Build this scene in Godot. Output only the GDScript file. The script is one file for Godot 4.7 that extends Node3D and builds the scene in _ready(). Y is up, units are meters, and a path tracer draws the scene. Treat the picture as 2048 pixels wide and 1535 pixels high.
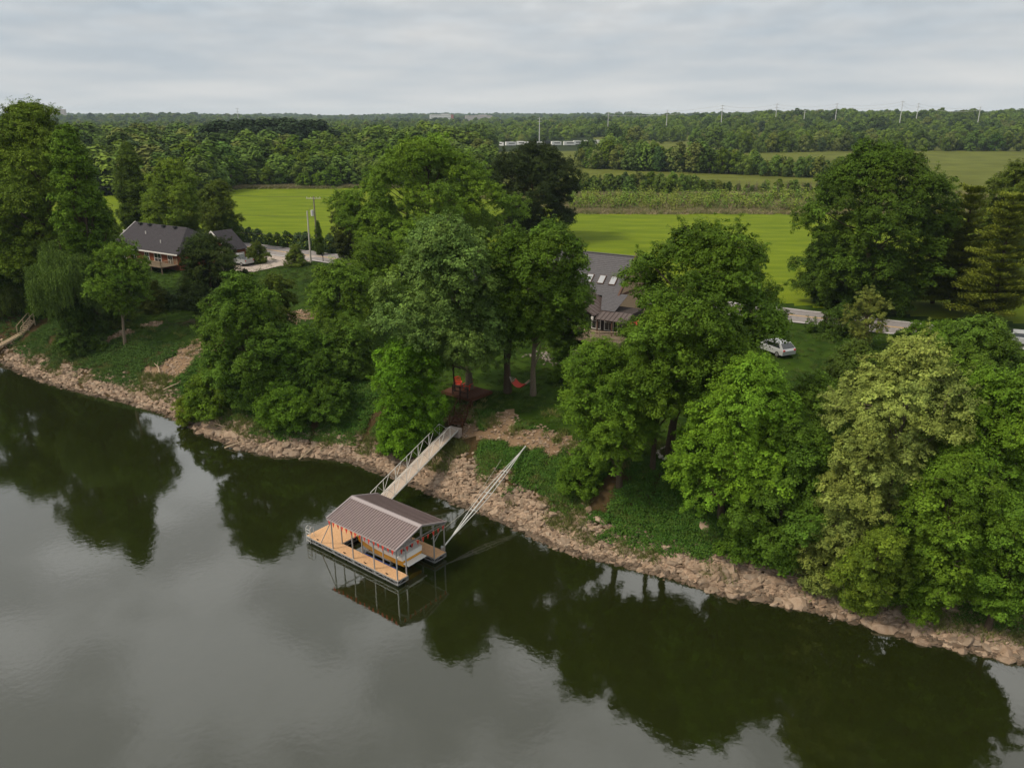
extends Node3D
# River bank with a covered boat dock, seen from a drone. Metres, y up, water surface at y = 0, camera above the river looking along -z.

var M := {}
var used_names := {}
var bump_noise := FastNoiseLite.new()
var patch_noise := FastNoiseLite.new()
var hill_noise := FastNoiseLite.new()

# ---- mesh builder: triangles are clockwise seen from the front ----
class MB:
	var v := PackedVector3Array()
	var n := PackedVector3Array()
	var c := PackedColorArray()
	var tint := Color.WHITE
	func tri(a: Vector3, b: Vector3, d: Vector3) -> void:
		var q := (d - a).cross(b - a).normalized()
		v.append(a); v.append(b); v.append(d)
		n.append(q); n.append(q); n.append(q)
		c.append(tint); c.append(tint); c.append(tint)
	func trin(a: Vector3, b: Vector3, d: Vector3, na: Vector3, nb: Vector3, nd: Vector3) -> void:
		v.append(a); v.append(b); v.append(d)
		n.append(na); n.append(nb); n.append(nd)
		c.append(tint); c.append(tint); c.append(tint)
	func quad(a: Vector3, b: Vector3, d: Vector3, e: Vector3) -> void:
		tri(a, b, d); tri(a, d, e)
	# the same, turned so that they face upwards
	func utri(a: Vector3, b: Vector3, d: Vector3) -> void:
		if (d - a).cross(b - a).y >= 0: tri(a, b, d)
		else: tri(a, d, b)
	func uquad(a: Vector3, b: Vector3, d: Vector3, e: Vector3) -> void:
		utri(a, b, d); utri(a, d, e)
	# closed box given by a centre, a size and axes
	func box(at: Vector3, size: Vector3, b := Basis.IDENTITY) -> void:
		var x := b.x * size.x * .5
		var y := b.y * size.y * .5
		var z := b.z * size.z * .5
		quad(at - x + y + z, at + x + y + z, at + x - y + z, at - x - y + z)
		quad(at + x + y - z, at - x + y - z, at - x - y - z, at + x - y - z)
		quad(at + x + y + z, at + x + y - z, at + x - y - z, at + x - y + z)
		quad(at - x + y - z, at - x + y + z, at - x - y + z, at - x - y - z)
		quad(at - x + y - z, at + x + y - z, at + x + y + z, at - x + y + z)
		quad(at - x - y + z, at + x - y + z, at + x - y - z, at - x - y - z)
	# square bar between two points
	func bar(a: Vector3, b: Vector3, w: float, h := -1.0, up := Vector3.UP) -> void:
		var d := b - a
		var z := d.normalized()
		var x := up.cross(z)
		x = Vector3.RIGHT if x.length() < .01 else x.normalized()
		var y := z.cross(x)
		box((a + b) * .5, Vector3(w, w if h < 0 else h, d.length()), Basis(x, y, z))
	# round tapered tube along points
	func tube(p: Array, r: Array, sides := 8) -> void:
		var rings := []
		for i in p.size():
			var t: Vector3 = ((p[mini(i + 1, p.size() - 1)] as Vector3) - (p[maxi(i - 1, 0)] as Vector3)).normalized()
			var x := t.cross(Vector3(.13, .2, .97)).normalized()
			var y := t.cross(x)
			var ring := []
			for k in sides:
				var q := TAU * k / sides
				ring.append(x * cos(q) + y * sin(q))
			rings.append(ring)
		for i in p.size() - 1:
			for k in sides:
				var l := (k + 1) % sides
				var a: Vector3 = p[i] + rings[i][k] * r[i]
				var b: Vector3 = p[i] + rings[i][l] * r[i]
				var d: Vector3 = p[i + 1] + rings[i + 1][l] * r[i + 1]
				var e: Vector3 = p[i + 1] + rings[i + 1][k] * r[i + 1]
				trin(a, d, b, rings[i][k], rings[i + 1][l], rings[i][l])
				trin(a, e, d, rings[i][k], rings[i + 1][k], rings[i + 1][l])
		for k in range(1, sides - 1):
			var m := p.size() - 1
			tri(p[m] + rings[m][0] * r[m], p[m] + rings[m][k + 1] * r[m], p[m] + rings[m][k] * r[m])
			tri(p[0] + rings[0][0] * r[0], p[0] + rings[0][k] * r[0], p[0] + rings[0][k + 1] * r[0])
	# flat polygon (convex, given clockwise seen from the front) pushed back by a depth
	func slab(p: Array, depth: Vector3) -> void:
		for i in range(1, p.size() - 1):
			tri(p[0], p[i], p[i + 1])
			tri(p[0] + depth, p[i + 1] + depth, p[i] + depth)
		for i in p.size():
			var a: Vector3 = p[i]
			var b: Vector3 = p[(i + 1) % p.size()]
			quad(b, a, a + depth, b + depth)
	func mesh() -> ArrayMesh:
		var arr := []
		arr.resize(Mesh.ARRAY_MAX)
		arr[Mesh.ARRAY_VERTEX] = v
		arr[Mesh.ARRAY_NORMAL] = n
		arr[Mesh.ARRAY_COLOR] = c
		var m := ArrayMesh.new()
		m.add_surface_from_arrays(Mesh.PRIMITIVE_TRIANGLES, arr)
		return m

func lin(r: float, g: float, b: float) -> Color:
	return Color(r, g, b).linear_to_srgb()

func mat(c: Color, rough := .85, metal := 0.0, vertex := false) -> StandardMaterial3D:
	var m := StandardMaterial3D.new()
	m.albedo_color = c
	m.roughness = rough
	m.metallic = metal
	m.metallic_specular = .4
	m.vertex_color_use_as_albedo = vertex
	return m

func noise_tex(freq: float, lo: Color, hi: Color, sd: int, oct := 4, size := 512, mid = null, type := FastNoiseLite.TYPE_SIMPLEX_SMOOTH) -> NoiseTexture2D:
	var f := FastNoiseLite.new()
	f.noise_type = type
	f.seed = sd
	f.frequency = freq
	f.fractal_octaves = oct
	var t := NoiseTexture2D.new()
	t.width = size
	t.height = size
	t.seamless = true
	t.noise = f
	var g := Gradient.new()
	g.set_color(0, lo)
	g.set_color(1, hi)
	if mid != null:
		g.add_point(.5, mid)
	t.color_ramp = g
	return t

func normal_tex(freq: float, sd: int, strength: float, oct := 4, size := 512) -> NoiseTexture2D:
	var f := FastNoiseLite.new()
	f.seed = sd
	f.frequency = freq
	f.fractal_octaves = oct
	var t := NoiseTexture2D.new()
	t.width = size
	t.height = size
	t.seamless = true
	t.as_normal_map = true
	t.bump_strength = strength
	t.noise = f
	return t

# a surface with a fine pattern and a coarse one multiplied over it, both laid out in world metres
func ground_mat(fine: Texture2D, fine_m: float, coarse: Texture2D, coarse_m: float, relief := 0.0) -> StandardMaterial3D:
	var m := mat(Color.WHITE, .95)
	m.metallic_specular = .2
	m.albedo_texture = fine
	m.uv1_triplanar = true
	m.uv1_world_triplanar = true
	m.uv1_scale = Vector3.ONE / fine_m
	m.detail_enabled = true
	m.detail_albedo = coarse
	m.detail_blend_mode = BaseMaterial3D.BLEND_MODE_MUL
	m.detail_uv_layer = BaseMaterial3D.DETAIL_UV_2
	m.uv2_triplanar = true
	m.uv2_world_triplanar = true
	m.uv2_scale = Vector3.ONE / coarse_m
	if relief > 0:
		m.heightmap_enabled = true
		m.heightmap_texture = fine
		m.heightmap_scale = relief
	return m

func numbered(called: String) -> String:
	var k: int = used_names.get(called, 0)
	used_names[called] = k + 1
	return called if k == 0 else "%s_%03d" % [called, k]

func tag(o: Node, label := "", category := "", group := "", kind := "") -> void:
	if label: o.set_meta("label", label)
	if category: o.set_meta("category", category)
	if group: o.set_meta("group", group)
	if kind: o.set_meta("kind", kind)

func thing(called: String, label: String, category: String, at := Vector3.ZERO, turn := 0.0, group := "") -> Node3D:
	var o := Node3D.new()
	o.name = numbered(called)
	add_child(o)
	o.position = at
	o.rotation.y = turn
	tag(o, label, category, group)
	return o

func part(called: String, mb: MB, m: Material, parent: Node3D) -> MeshInstance3D:
	var o := MeshInstance3D.new()
	o.name = called
	o.mesh = mb.mesh()
	o.material_override = m
	parent.add_child(o, true)
	return o

func inst(called: String, mesh: Mesh, m: Material, parent: Node3D, t := Transform3D.IDENTITY) -> MeshInstance3D:
	var o := MeshInstance3D.new()
	o.name = called
	o.mesh = mesh
	o.material_override = m
	parent.add_child(o, true)
	o.transform = t
	return o

func scatter(called: String, mesh: Mesh, m: Material, parent: Node3D, where: Array, tints: Array) -> MultiMeshInstance3D:
	var mm := MultiMesh.new()
	mm.transform_format = MultiMesh.TRANSFORM_3D
	mm.use_colors = true
	mm.mesh = mesh
	mm.instance_count = where.size()
	for i in where.size():
		mm.set_instance_transform(i, where[i])
		mm.set_instance_color(i, tints[i])
	var o := MultiMeshInstance3D.new()
	o.name = called
	o.multimesh = mm
	o.material_override = m
	parent.add_child(o, true)
	return o

# ---- the lie of the land ----
const SHORE := [[-300, -190], [-160, -138], [-95, -112], [-67.3, -97.3], [-60.2, -91.4], [-53, -86.6], [-44.4, -82.3], [-37.6, -78.3], [-31.9, -73.3], [-26.3, -68.9], [-22.8, -67.2], [-19.6, -67.4], [-15.1, -66], [-12.2, -63.8], [-9.2, -61.5], [-6.5, -59.1], [-3.9, -57.1], [-0.6, -54.5], [2.1, -51.8], [4.6, -49.7], [8.4, -48], [11.9, -46.1], [14.3, -44.6], [17.7, -43.7], [19.4, -42.9], [22.6, -41.3], [24.9, -39.8], [27.3, -38.9], [30.1, -37.7], [45, -33], [80, -27], [300, -20]]
const PROFILE := [[-60, -3.2], [-9, -3.0], [-4, -1.5], [0, 0], [1.5, 0.75], [4, 2.6], [7, 4.3], [10, 4.9], [25, 5.9], [45, 6.8], [80, 7.0], [9000, 7.0]]

# distance to the shoreline, positive inland
func inland(x: float, z: float) -> float:
	if z < -330.0:
		return 150.0
	var best := 1e9
	var sg := 1.0
	for i in SHORE.size() - 1:
		var ax: float = SHORE[i][0]
		var az: float = SHORE[i][1]
		var dx: float = SHORE[i + 1][0] - ax
		var dz: float = SHORE[i + 1][1] - az
		var t := clampf(((x - ax) * dx + (z - az) * dz) / (dx * dx + dz * dz), 0.0, 1.0)
		var ex := x - ax - t * dx
		var ez := z - az - t * dz
		var d := ex * ex + ez * ez
		if d < best:
			best = d
			sg = 1.0 if dx * ez - dz * ex < 0.0 else -1.0
	return sg * sqrt(best)

func rise(x: float, z: float) -> float:
	var d := -z
	if d < 330.0:
		return 0.0
	var right := smoothstep(-.05, .35, x / d)
	return smoothstep(330, 600, d) * 2.5 * right + smoothstep(600, 1150, d) * (4 + 9 * right) + smoothstep(1200, 2200, d) * 6 + smoothstep(2200, 4200, d) * 14 * (1 - .5 * right) + smoothstep(1200, 2600, d) * 30.0 * hill_noise.get_noise_2d(x, z)

func height_at(x: float, z: float, s: float) -> float:
	var y := 7.0
	for i in PROFILE.size() - 1:
		if s <= PROFILE[i + 1][0]:
			y = lerpf(PROFILE[i][1], PROFILE[i + 1][1], (s - PROFILE[i][0]) / (PROFILE[i + 1][0] - PROFILE[i][0]))
			break
	y += bump_noise.get_noise_2d(x, z) * .35 * smoothstep(.5, 5, s) * (1.0 - smoothstep(9, 14, s) * .7)
	return y + rise(x, z)

func ground(x: float, z: float) -> float:
	return height_at(x, z, inland(x, z))

func at(x: float, z: float, up := 0.0) -> Vector3:
	return Vector3(x, ground(x, z) + up, z)

func _ready() -> void:
	# ---- camera ----
	var cam := Camera3D.new()
	cam.name = "camera"
	add_child(cam)
	cam.position = Vector3(0, 30, 0)
	cam.rotation_degrees = Vector3(-18.83, 0, 0)
	cam.fov = 52.77
	cam.near = .5
	cam.far = 12000
	cam.current = true
	# ---- sky, air, exposure ----
	var env := Environment.new()
	env.background_mode = Environment.BG_SKY
	env.sky = Sky.new()
	env.sky.sky_material = make_sky()
	env.background_energy_multiplier = .375
	env.tonemap_mode = Environment.TONE_MAPPER_LINEAR
	env.tonemap_exposure = 2.2
	env.fog_enabled = true
	env.fog_density = .00008
	env.fog_light_color = Color(.80, .88, .95)
	env.sdfgi_enabled = true
	env.ssao_enabled = true
	env.ssil_enabled = true
	var we := WorldEnvironment.new()
	we.name = "world_environment"
	we.environment = env
	add_child(we)
	# ---- veiled sun, high on the left behind the camera ----
	var sun := DirectionalLight3D.new()
	sun.name = "sun"
	sun.light_energy = .5
	sun.light_angular_distance = 12
	sun.light_color = Color(1, .95, .86)
	sun.shadow_enabled = true
	add_child(sun)
	sun.rotation_degrees = Vector3(-50, -72, 0)

	bump_noise.seed = 5
	bump_noise.frequency = .16
	patch_noise.seed = 9
	patch_noise.frequency = .22
	hill_noise.seed = 21
	hill_noise.frequency = .0011
	make_materials()
	build_land()
	build_water()
	build_roads()
	build_bank_stones()
	build_houses()
	build_dock()
	build_yard_things()
	build_vehicles()
	build_trees()
	build_undergrowth()
	build_fields_planting()
	build_far_woods()
	build_far_things()

# layered clouds on a level sheet, thicker and brighter overhead, thin and blue-grey low down
func make_sky() -> PanoramaSkyMaterial:
	var w := 2048
	var h := 1024
	var f := FastNoiseLite.new()
	f.seed = 3
	f.frequency = .9
	f.fractal_octaves = 5
	f.fractal_gain = .5
	var big := FastNoiseLite.new()
	big.seed = 14
	big.frequency = .22
	big.fractal_octaves = 3
	var im := Image.create_empty(w, h, false, Image.FORMAT_RGBF)
	im.fill(Color(.20, .22, .20))
	for j in h / 2 + 2:
		var el := (.5 - (j + .5) / h) * PI
		var se := sin(el)
		var reach := 1.0 / (maxf(se, 0.0) + .06)
		var hi := smoothstep(0.0, .55, se)
		var lo := 1.0 - smoothstep(0.0, .13, se)
		for i in w:
			var az := (i + .5) / w * TAU
			var px := cos(az) * cos(el) * reach
			var pz := sin(az) * cos(el) * reach
			var a := f.get_noise_2d(px, pz) * .5 + .5
			var b := big.get_noise_2d(px, pz) * .5 + .5
			var k := clampf((a * .55 + b * .55 - .38) * 1.9, 0.0, 1.0)
			var sky := Color(.515, .595, .665)
			var cloud := Color(.75, .765, .77)
			var cc := sky.lerp(cloud, k)
			cc = cc.lerp(Color(.97, .955, .925), lo * (.2 + .75 * b))
			var puff := smoothstep(-.25, .45, f.get_noise_2d(px * 3.3 + 50, pz * 3.3) + .6 * big.get_noise_2d(px * 5, pz * 5 + 30))
			var gain := 1.0 + hi * (.62 + .75 * puff)
			cc = cc.lerp(Color(.60, .58, .55), hi * .8)
			im.set_pixel(i, j, Color(cc.r * gain, cc.g * gain, cc.b * gain))
	var m := PanoramaSkyMaterial.new()
	m.panorama = ImageTexture.create_from_image(im)
	return m

func make_materials() -> void:
	# ground
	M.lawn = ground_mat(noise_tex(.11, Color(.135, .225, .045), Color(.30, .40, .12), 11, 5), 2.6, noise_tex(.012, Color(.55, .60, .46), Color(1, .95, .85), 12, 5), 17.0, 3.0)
	M.hay = ground_mat(noise_tex(.07, Color(.345, .405, .06), Color(.475, .52, .095), 13, 5), 4.3, noise_tex(.010, Color(.74, .80, .62), Color(1, 1, .98), 14, 5), 60.0, 3.0)
	M.hay.uv2_scale = Vector3(1 / 85.0, 1 / 40.0, 1 / 26.0)
	M.hay.uv1_scale = Vector3(1 / 11.0, 1 / 4.0, 1 / 3.2)
	M.pasture = ground_mat(noise_tex(.07, Color(.32, .35, .13), Color(.42, .44, .19), 15, 5), 6.0, noise_tex(.010, Color(.78, .78, .72), Color(1, 1, 1), 16, 5), 120.0)
	M.scrub = ground_mat(noise_tex(.09, Color(.30, .33, .15), Color(.52, .47, .32), 17, 5), 7.0, noise_tex(.02, Color(.6, .66, .5), Color(1, .97, .92), 18, 5), 60.0)
	M.soil = ground_mat(noise_tex(.10, Color(.42, .35, .27), Color(.66, .57, .48), 19, 5), 2.2, noise_tex(.02, Color(.74, .70, .66), Color(1, 1, 1), 20, 4), 14.0, 6.0)
	M.bank = ground_mat(noise_tex(.10, Color(.20, .17, .11), Color(.42, .34, .24), 22, 5), 1.6, noise_tex(.02, Color(.7, .7, .62), Color(1, 1, 1), 23, 4), 12.0, 8.0)
	M.floor = ground_mat(noise_tex(.10, Color(.12, .17, .06), Color(.22, .27, .11), 24, 5), 5.0, noise_tex(.02, Color(.7, .7, .7), Color(1, 1, 1), 25, 4), 80.0)
	M.bed = ground_mat(noise_tex(.10, Color(.24, .19, .10), Color(.40, .31, .19), 26, 4), 2.0, noise_tex(.02, Color(.75, .75, .70), Color(1, 1, 1), 27, 4), 20.0)
	M.asphalt = ground_mat(noise_tex(.20, Color(.50, .48, .48), Color(.60, .58, .575), 28, 4), 1.3, noise_tex(.03, Color(.84, .84, .84), Color(1, 1, 1), 29, 4), 12.0)
	M.concrete = ground_mat(noise_tex(.20, Color(.62, .57, .54), Color(.72, .68, .65), 30, 4), 1.3, noise_tex(.03, Color(.86, .85, .84), Color(1, 1, 1), 31, 4), 9.0)
	M.line_white = mat(lin(.62, .62, .6), .8)
	M.line_yellow = mat(lin(.55, .33, .08), .8)
	# stone
	M.stone = ground_mat(noise_tex(.05, Color(.62, .58, .54), Color(.87, .845, .81), 40, 5), 1.1, noise_tex(.02, Color(.80, .76, .72), Color(1, 1, 1), 41, 4), 5.0, 2.0)
	M.stone.vertex_color_use_as_albedo = true
	# leaves: colour comes from the leaf and from the tint of its spray
	M.leaf = leaf_mat(.6, Color(.36, .38, .10))
	M.leaf_far = leaf_mat(.7, Color(.34, .36, .12))
	M.needle = leaf_mat(.6, Color(.3, .35, .15))
	M.bark = ground_mat(noise_tex(.12, Color(.24, .20, .16), Color(.46, .41, .35), 44, 4), .8, noise_tex(.04, Color(.7, .7, .68), Color(1, 1, 1), 45, 3), 3.0, 3.0)
	M.bark_pale = ground_mat(noise_tex(.12, Color(.40, .36, .31), Color(.60, .55, .48), 46, 4), .8, noise_tex(.04, Color(.72, .72, .70), Color(1, 1, 1), 47, 3), 3.0, 3.0)
	# dock
	M.deck = ground_mat(noise_tex(.06, Color(.75, .60, .46), Color(.88, .725, .57), 50, 4), .9, noise_tex(.04, Color(.86, .84, .82), Color(1, 1, 1), 51, 3), 4.0)
	M.galv = mat(lin(.42, .43, .44), .45, .7)
	M.white_steel = mat(lin(.55, .55, .53), .5, .25)
	M.walk = ground_mat(noise_tex(.08, Color(.62, .565, .52), Color(.76, .705, .655), 71, 4), .7, noise_tex(.04, Color(.84, .83, .82), Color(1, 1, 1), 72, 3), 3.0)
	M.float = mat(lin(.02, .021, .023), .6)
	M.tin = ground_mat(noise_tex(.03, Color(.46, .40, .395), Color(.51, .45, .445), 52, 3), 3.0, noise_tex(.03, Color(.9, .9, .9), Color(1, 1, 1), 53, 3), 5.0)
	M.tin.roughness = .34
	M.tin.metallic_specular = .58
	M.tin_edge = mat(lin(.27, .235, .24), .4)
	M.gel_white = mat(lin(.72, .71, .68), .25)
	M.gel_white.metallic_specular = .5
	M.gel_yellow = mat(lin(.62, .30, .035), .25)
	M.gel_yellow.metallic_specular = .5
	M.seat = mat(lin(.45, .43, .40), .6)
	M.red = mat(lin(.45, .035, .02), .7)
	M.red_cloth = mat(lin(.42, .05, .035), .85)
	M.blue = mat(lin(.03, .06, .22), .5)
	M.black = mat(lin(.015, .015, .016), .5)
	M.rope = mat(lin(.45, .43, .38), .9)
	# wood and houses
	M.wood_grey = ground_mat(noise_tex(.08, Color(.40, .35, .30), Color(.58, .52, .46), 54, 4), .7, noise_tex(.04, Color(.8, .8, .8), Color(1, 1, 1), 55, 3), 3.0)
	M.wood_brown = ground_mat(noise_tex(.08, Color(.30, .20, .15), Color(.42, .29, .22), 56, 4), .7, noise_tex(.04, Color(.8, .8, .8), Color(1, 1, 1), 57, 3), 3.0)
	M.wood_pale = ground_mat(noise_tex(.08, Color(.60, .53, .44), Color(.74, .67, .57), 58, 4), .7, noise_tex(.04, Color(.8, .8, .8), Color(1, 1, 1), 59, 3), 3.0)
	M.shingle = ground_mat(noise_tex(.22, Color(.30, .295, .31), Color(.44, .43, .44), 60, 4), 1.4, noise_tex(.03, Color(.84, .84, .84), Color(1, 1, 1), 61, 3), 6.0)
	M.stucco = ground_mat(noise_tex(.2, Color(.66, .56, .46), Color(.76, .66, .55), 62, 3), 1.2, noise_tex(.03, Color(.88, .88, .88), Color(1, 1, 1), 63, 3), 5.0)
	M.brick = ground_mat(noise_tex(.25, Color(.42, .24, .17), Color(.62, .40, .30), 64, 3), .8, noise_tex(.03, Color(.84, .84, .84), Color(1, 1, 1), 65, 3), 4.0)
	M.shingle_dark = ground_mat(noise_tex(.22, Color(.22, .21, .225), Color(.33, .32, .335), 66, 4), 1.4, noise_tex(.03, Color(.84, .84, .84), Color(1, 1, 1), 67, 3), 6.0)
	M.wood_red = ground_mat(noise_tex(.08, Color(.30, .21, .17), Color(.42, .29, .235), 68, 4), .7, noise_tex(.04, Color(.8, .8, .8), Color(1, 1, 1), 69, 3), 3.0)
	M.wood_dark = mat(lin(.035, .022, .018), .85)
	M.stone_pale = mat(lin(.38, .35, .31), .9)
	M.timber = mat(lin(.085, .045, .03), .8)
	M.dark_wall = mat(lin(.03, .022, .02), .85)
	M.brown_tin = mat(lin(.075, .055, .05), .5)
	M.brown_tin.metallic_specular = .4
	M.trim = mat(lin(.62, .60, .57), .6)
	M.glass_dark = mat(lin(.02, .024, .028), .06)
	M.glass_dark.metallic_specular = .6
	M.skylight = mat(lin(.30, .31, .33), .12)
	M.skylight.metallic_specular = .7
	# vehicles and far things
	M.paint_silver = mat(lin(.42, .43, .44), .3, .3)
	M.paint_white = mat(lin(.7, .7, .7), .3)
	M.paint_dark = mat(lin(.05, .055, .065), .3)
	M.tyre = mat(lin(.018, .018, .018), .85)
	M.rim = mat(lin(.4, .4, .41), .35, .8)
	M.pole_wood = mat(lin(.20, .17, .14), .9)
	M.pole_grey = mat(lin(.46, .43, .38), .85)
	M.wire = mat(lin(.04, .04, .04), .7)
	M.steel_far = mat(lin(.5, .5, .5), .6)
	M.far_white = mat(lin(.7, .7, .68), .7)
	M.far_tan = mat(lin(.45, .40, .36), .8)
	M.far_grey = mat(lin(.30, .30, .31), .8)
	M.far_red = mat(lin(.30, .10, .08), .8)

func leaf_mat(rough: float, back: Color) -> StandardMaterial3D:
	var m := mat(Color.WHITE, rough, 0.0, true)
	m.metallic_specular = .15
	m.cull_mode = BaseMaterial3D.CULL_DISABLED
	m.backlight_enabled = true
	m.backlight = back
	return m

# ---- land: one graded sheet, cut into the kinds of ground that meet on it ----
const SOIL_SPOTS := [[-1.1, -64.0, 1.7], [1.5, -61.4, 1.9], [3.6, -60.2, 1.4], [5.2, -59.0, 1.0], [14.9, -52.8, 1.6], [-27.7, -98.6, 2.6], [-30.0, -98.0, 1.5], [-49.0, -93.6, 1.4], [-46.5, -97.0, 1.1], [-4.7, -66.8, 1.2], [-4.0, -64.8, 1.0], [-38.5, -85.5, 2.6], [-36.0, -87.5, 2.4], [-40.5, -84.0, 2.2]]

func kind_of_ground(x: float, z: float, s: float) -> String:
	var d := -z
	if s < -.3:
		return "riverbed"
	var wob := patch_noise.get_noise_2d(x, z)
	for q in SOIL_SPOTS:
		var e: float = Vector2(x - q[0], z - q[1]).length() / float(q[2])
		if e < 1.0 + wob * .8:
			return "bare_soil"
	if s < 6.8 + wob:
		return "bank"
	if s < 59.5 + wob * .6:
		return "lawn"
	var back := 205.0
	if x < -96: back = 255.0 if x > -150 else 235.0
	elif x < -40: back = 286.0
	elif x < 20: back = lerpf(286, 207, (x + 40) / 60.0)
	if d < back + wob * 3.0:
		return "hay_field"
	if x / d < -.055:
		return "woodland_floor"
	if d < 262 + wob * 4.0:
		return "scrub_field"
	if d < 620 or x / d > .1 and d < 1000:
		return "pasture"
	return "woodland_floor"

func build_land() -> void:
	var rows := []
	var d := 30.0
	while d < 90.0:
		rows.append(d)
		d += .46
	while d < 5600.0:
		rows.append(d)
		d *= 1.0125
	var nc := 400
	var nr := rows.size()
	var pos := PackedVector3Array()
	pos.resize(nr * nc)
	var inl := PackedFloat32Array()
	inl.resize(nr * nc)
	for j in nr:
		var half: float = 24.0 + rows[j] * .95
		for i in nc:
			var x: float = (i / (nc - 1.0) * 2.0 - 1.0) * half
			var s := inland(x, -rows[j])
			inl[j * nc + i] = s
			pos[j * nc + i] = Vector3(x, height_at(x, -rows[j], s), -rows[j])
	var nor := PackedVector3Array()
	nor.resize(nr * nc)
	for j in nr:
		for i in nc:
			var a := pos[j * nc + maxi(i - 1, 0)]
			var b := pos[j * nc + mini(i + 1, nc - 1)]
			var e := pos[maxi(j - 1, 0) * nc + i]
			var f := pos[mini(j + 1, nr - 1) * nc + i]
			nor[j * nc + i] = (b - a).cross(f - e).normalized()
			if nor[j * nc + i].y < 0:
				nor[j * nc + i] = -nor[j * nc + i]
	var idx := {}
	for j in nr - 1:
		for i in nc - 1:
			var k := j * nc + i
			var mid := (pos[k] + pos[k + nc + 1]) * .5
			var what := kind_of_ground(mid.x, mid.z, (inl[k] + inl[k + nc + 1]) * .5)
			if not idx.has(what):
				idx[what] = PackedInt32Array()
			var t: PackedInt32Array = idx[what]
			t.append_array(PackedInt32Array([k, k + nc, k + 1, k + 1, k + nc, k + nc + 1]))
			idx[what] = t
	var look := {"riverbed": M.bed, "bare_soil": M.soil, "bank": M.bank, "lawn": M.lawn, "hay_field": M.hay, "scrub_field": M.scrub, "pasture": M.pasture, "woodland_floor": M.floor}
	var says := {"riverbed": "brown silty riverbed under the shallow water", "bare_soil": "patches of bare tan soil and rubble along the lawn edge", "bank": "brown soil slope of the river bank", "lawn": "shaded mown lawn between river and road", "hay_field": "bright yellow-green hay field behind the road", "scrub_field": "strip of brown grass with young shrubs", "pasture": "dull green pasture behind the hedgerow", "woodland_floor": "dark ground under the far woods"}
	for what in idx:
		var remap := PackedInt32Array()
		remap.resize(nr * nc)
		remap.fill(-1)
		var pv := PackedVector3Array()
		var pn := PackedVector3Array()
		var pi := PackedInt32Array()
		for k in idx[what]:
			if remap[k] < 0:
				remap[k] = pv.size()
				pv.append(pos[k])
				pn.append(nor[k])
			pi.append(remap[k])
		var arr := []
		arr.resize(Mesh.ARRAY_MAX)
		arr[Mesh.ARRAY_VERTEX] = pv
		arr[Mesh.ARRAY_NORMAL] = pn
		arr[Mesh.ARRAY_INDEX] = pi
		var am := ArrayMesh.new()
		am.add_surface_from_arrays(Mesh.PRIMITIVE_TRIANGLES, arr)
		var o := inst(what, am, look[what], self)
		tag(o, says[what], "ground", "", "structure")
	# the deep bed nearer than the graded sheet
	var mb := MB.new()
	mb.uquad(Vector3(-500, -3.05, -29.9), Vector3(500, -3.05, -29.9), Vector3(500, -3.05, 120), Vector3(-500, -3.05, 120))
	var deep := part("deep_riverbed", mb, M.bed, self)
	tag(deep, "silty bed of the deep river channel", "riverbed", "", "structure")

func build_water() -> void:
	var m := StandardMaterial3D.new()
	m.transparency = BaseMaterial3D.TRANSPARENCY_ALPHA
	m.albedo_color = Color(lin(.012, .016, .003), .88)
	m.roughness = .03
	m.metallic_specular = .70
	m.clearcoat_enabled = true
	m.clearcoat = .8
	m.clearcoat_roughness = .03
	m.uv1_triplanar = true
	m.uv1_world_triplanar = true
	m.uv1_scale = Vector3(1 / 9.0, 1 / 9.0, 1 / 9.0)
	m.normal_enabled = true
	m.normal_texture = normal_tex(.03, 70, 5.0, 4)
	m.normal_scale = .035
	var mb := MB.new()
	mb.uquad(Vector3(-500, 0, -330), Vector3(500, 0, -330), Vector3(500, 0, 120), Vector3(-500, 0, 120))
	var o := part("river_water", mb, m, self)
	tag(o, "calm dark green river mirroring trees and clouds", "water", "", "structure")

# a ribbon along a line of points, on the ground
func ribbon(pts: Array, off0: float, off1: float, up: float, step := 2.0) -> MB:
	var mb := MB.new()
	var line := Curve3D.new()
	for i in pts.size():
		var tn: Vector3 = Vector3(pts[mini(i + 1, pts.size() - 1)][0] - pts[maxi(i - 1, 0)][0], 0, pts[mini(i + 1, pts.size() - 1)][1] - pts[maxi(i - 1, 0)][1]) * .16
		line.add_point(Vector3(pts[i][0], 0, pts[i][1]), -tn, tn)
	var n := int(line.get_baked_length() / step)
	var last := []
	for k in n + 1:
		var q := k * line.get_baked_length() / n
		var p := line.sample_baked(q, true)
		var e := line.sample_baked(minf(q + .5, line.get_baked_length()), true) - line.sample_baked(maxf(q - .5, 0), true)
		var side := Vector3(-e.z, 0, e.x).normalized()
		var y := maxf(ground(p.x, p.z), maxf(ground(p.x + side.x * 3.4, p.z + side.z * 3.4), ground(p.x - side.x * 3.4, p.z - side.z * 3.4))) + up
		var now := [Vector3(p.x, y, p.z) + side * off0, Vector3(p.x, y, p.z) + side * off1]
		if k:
			mb.uquad(last[0], now[0], now[1], last[1])
		last = now
	return mb

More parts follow.
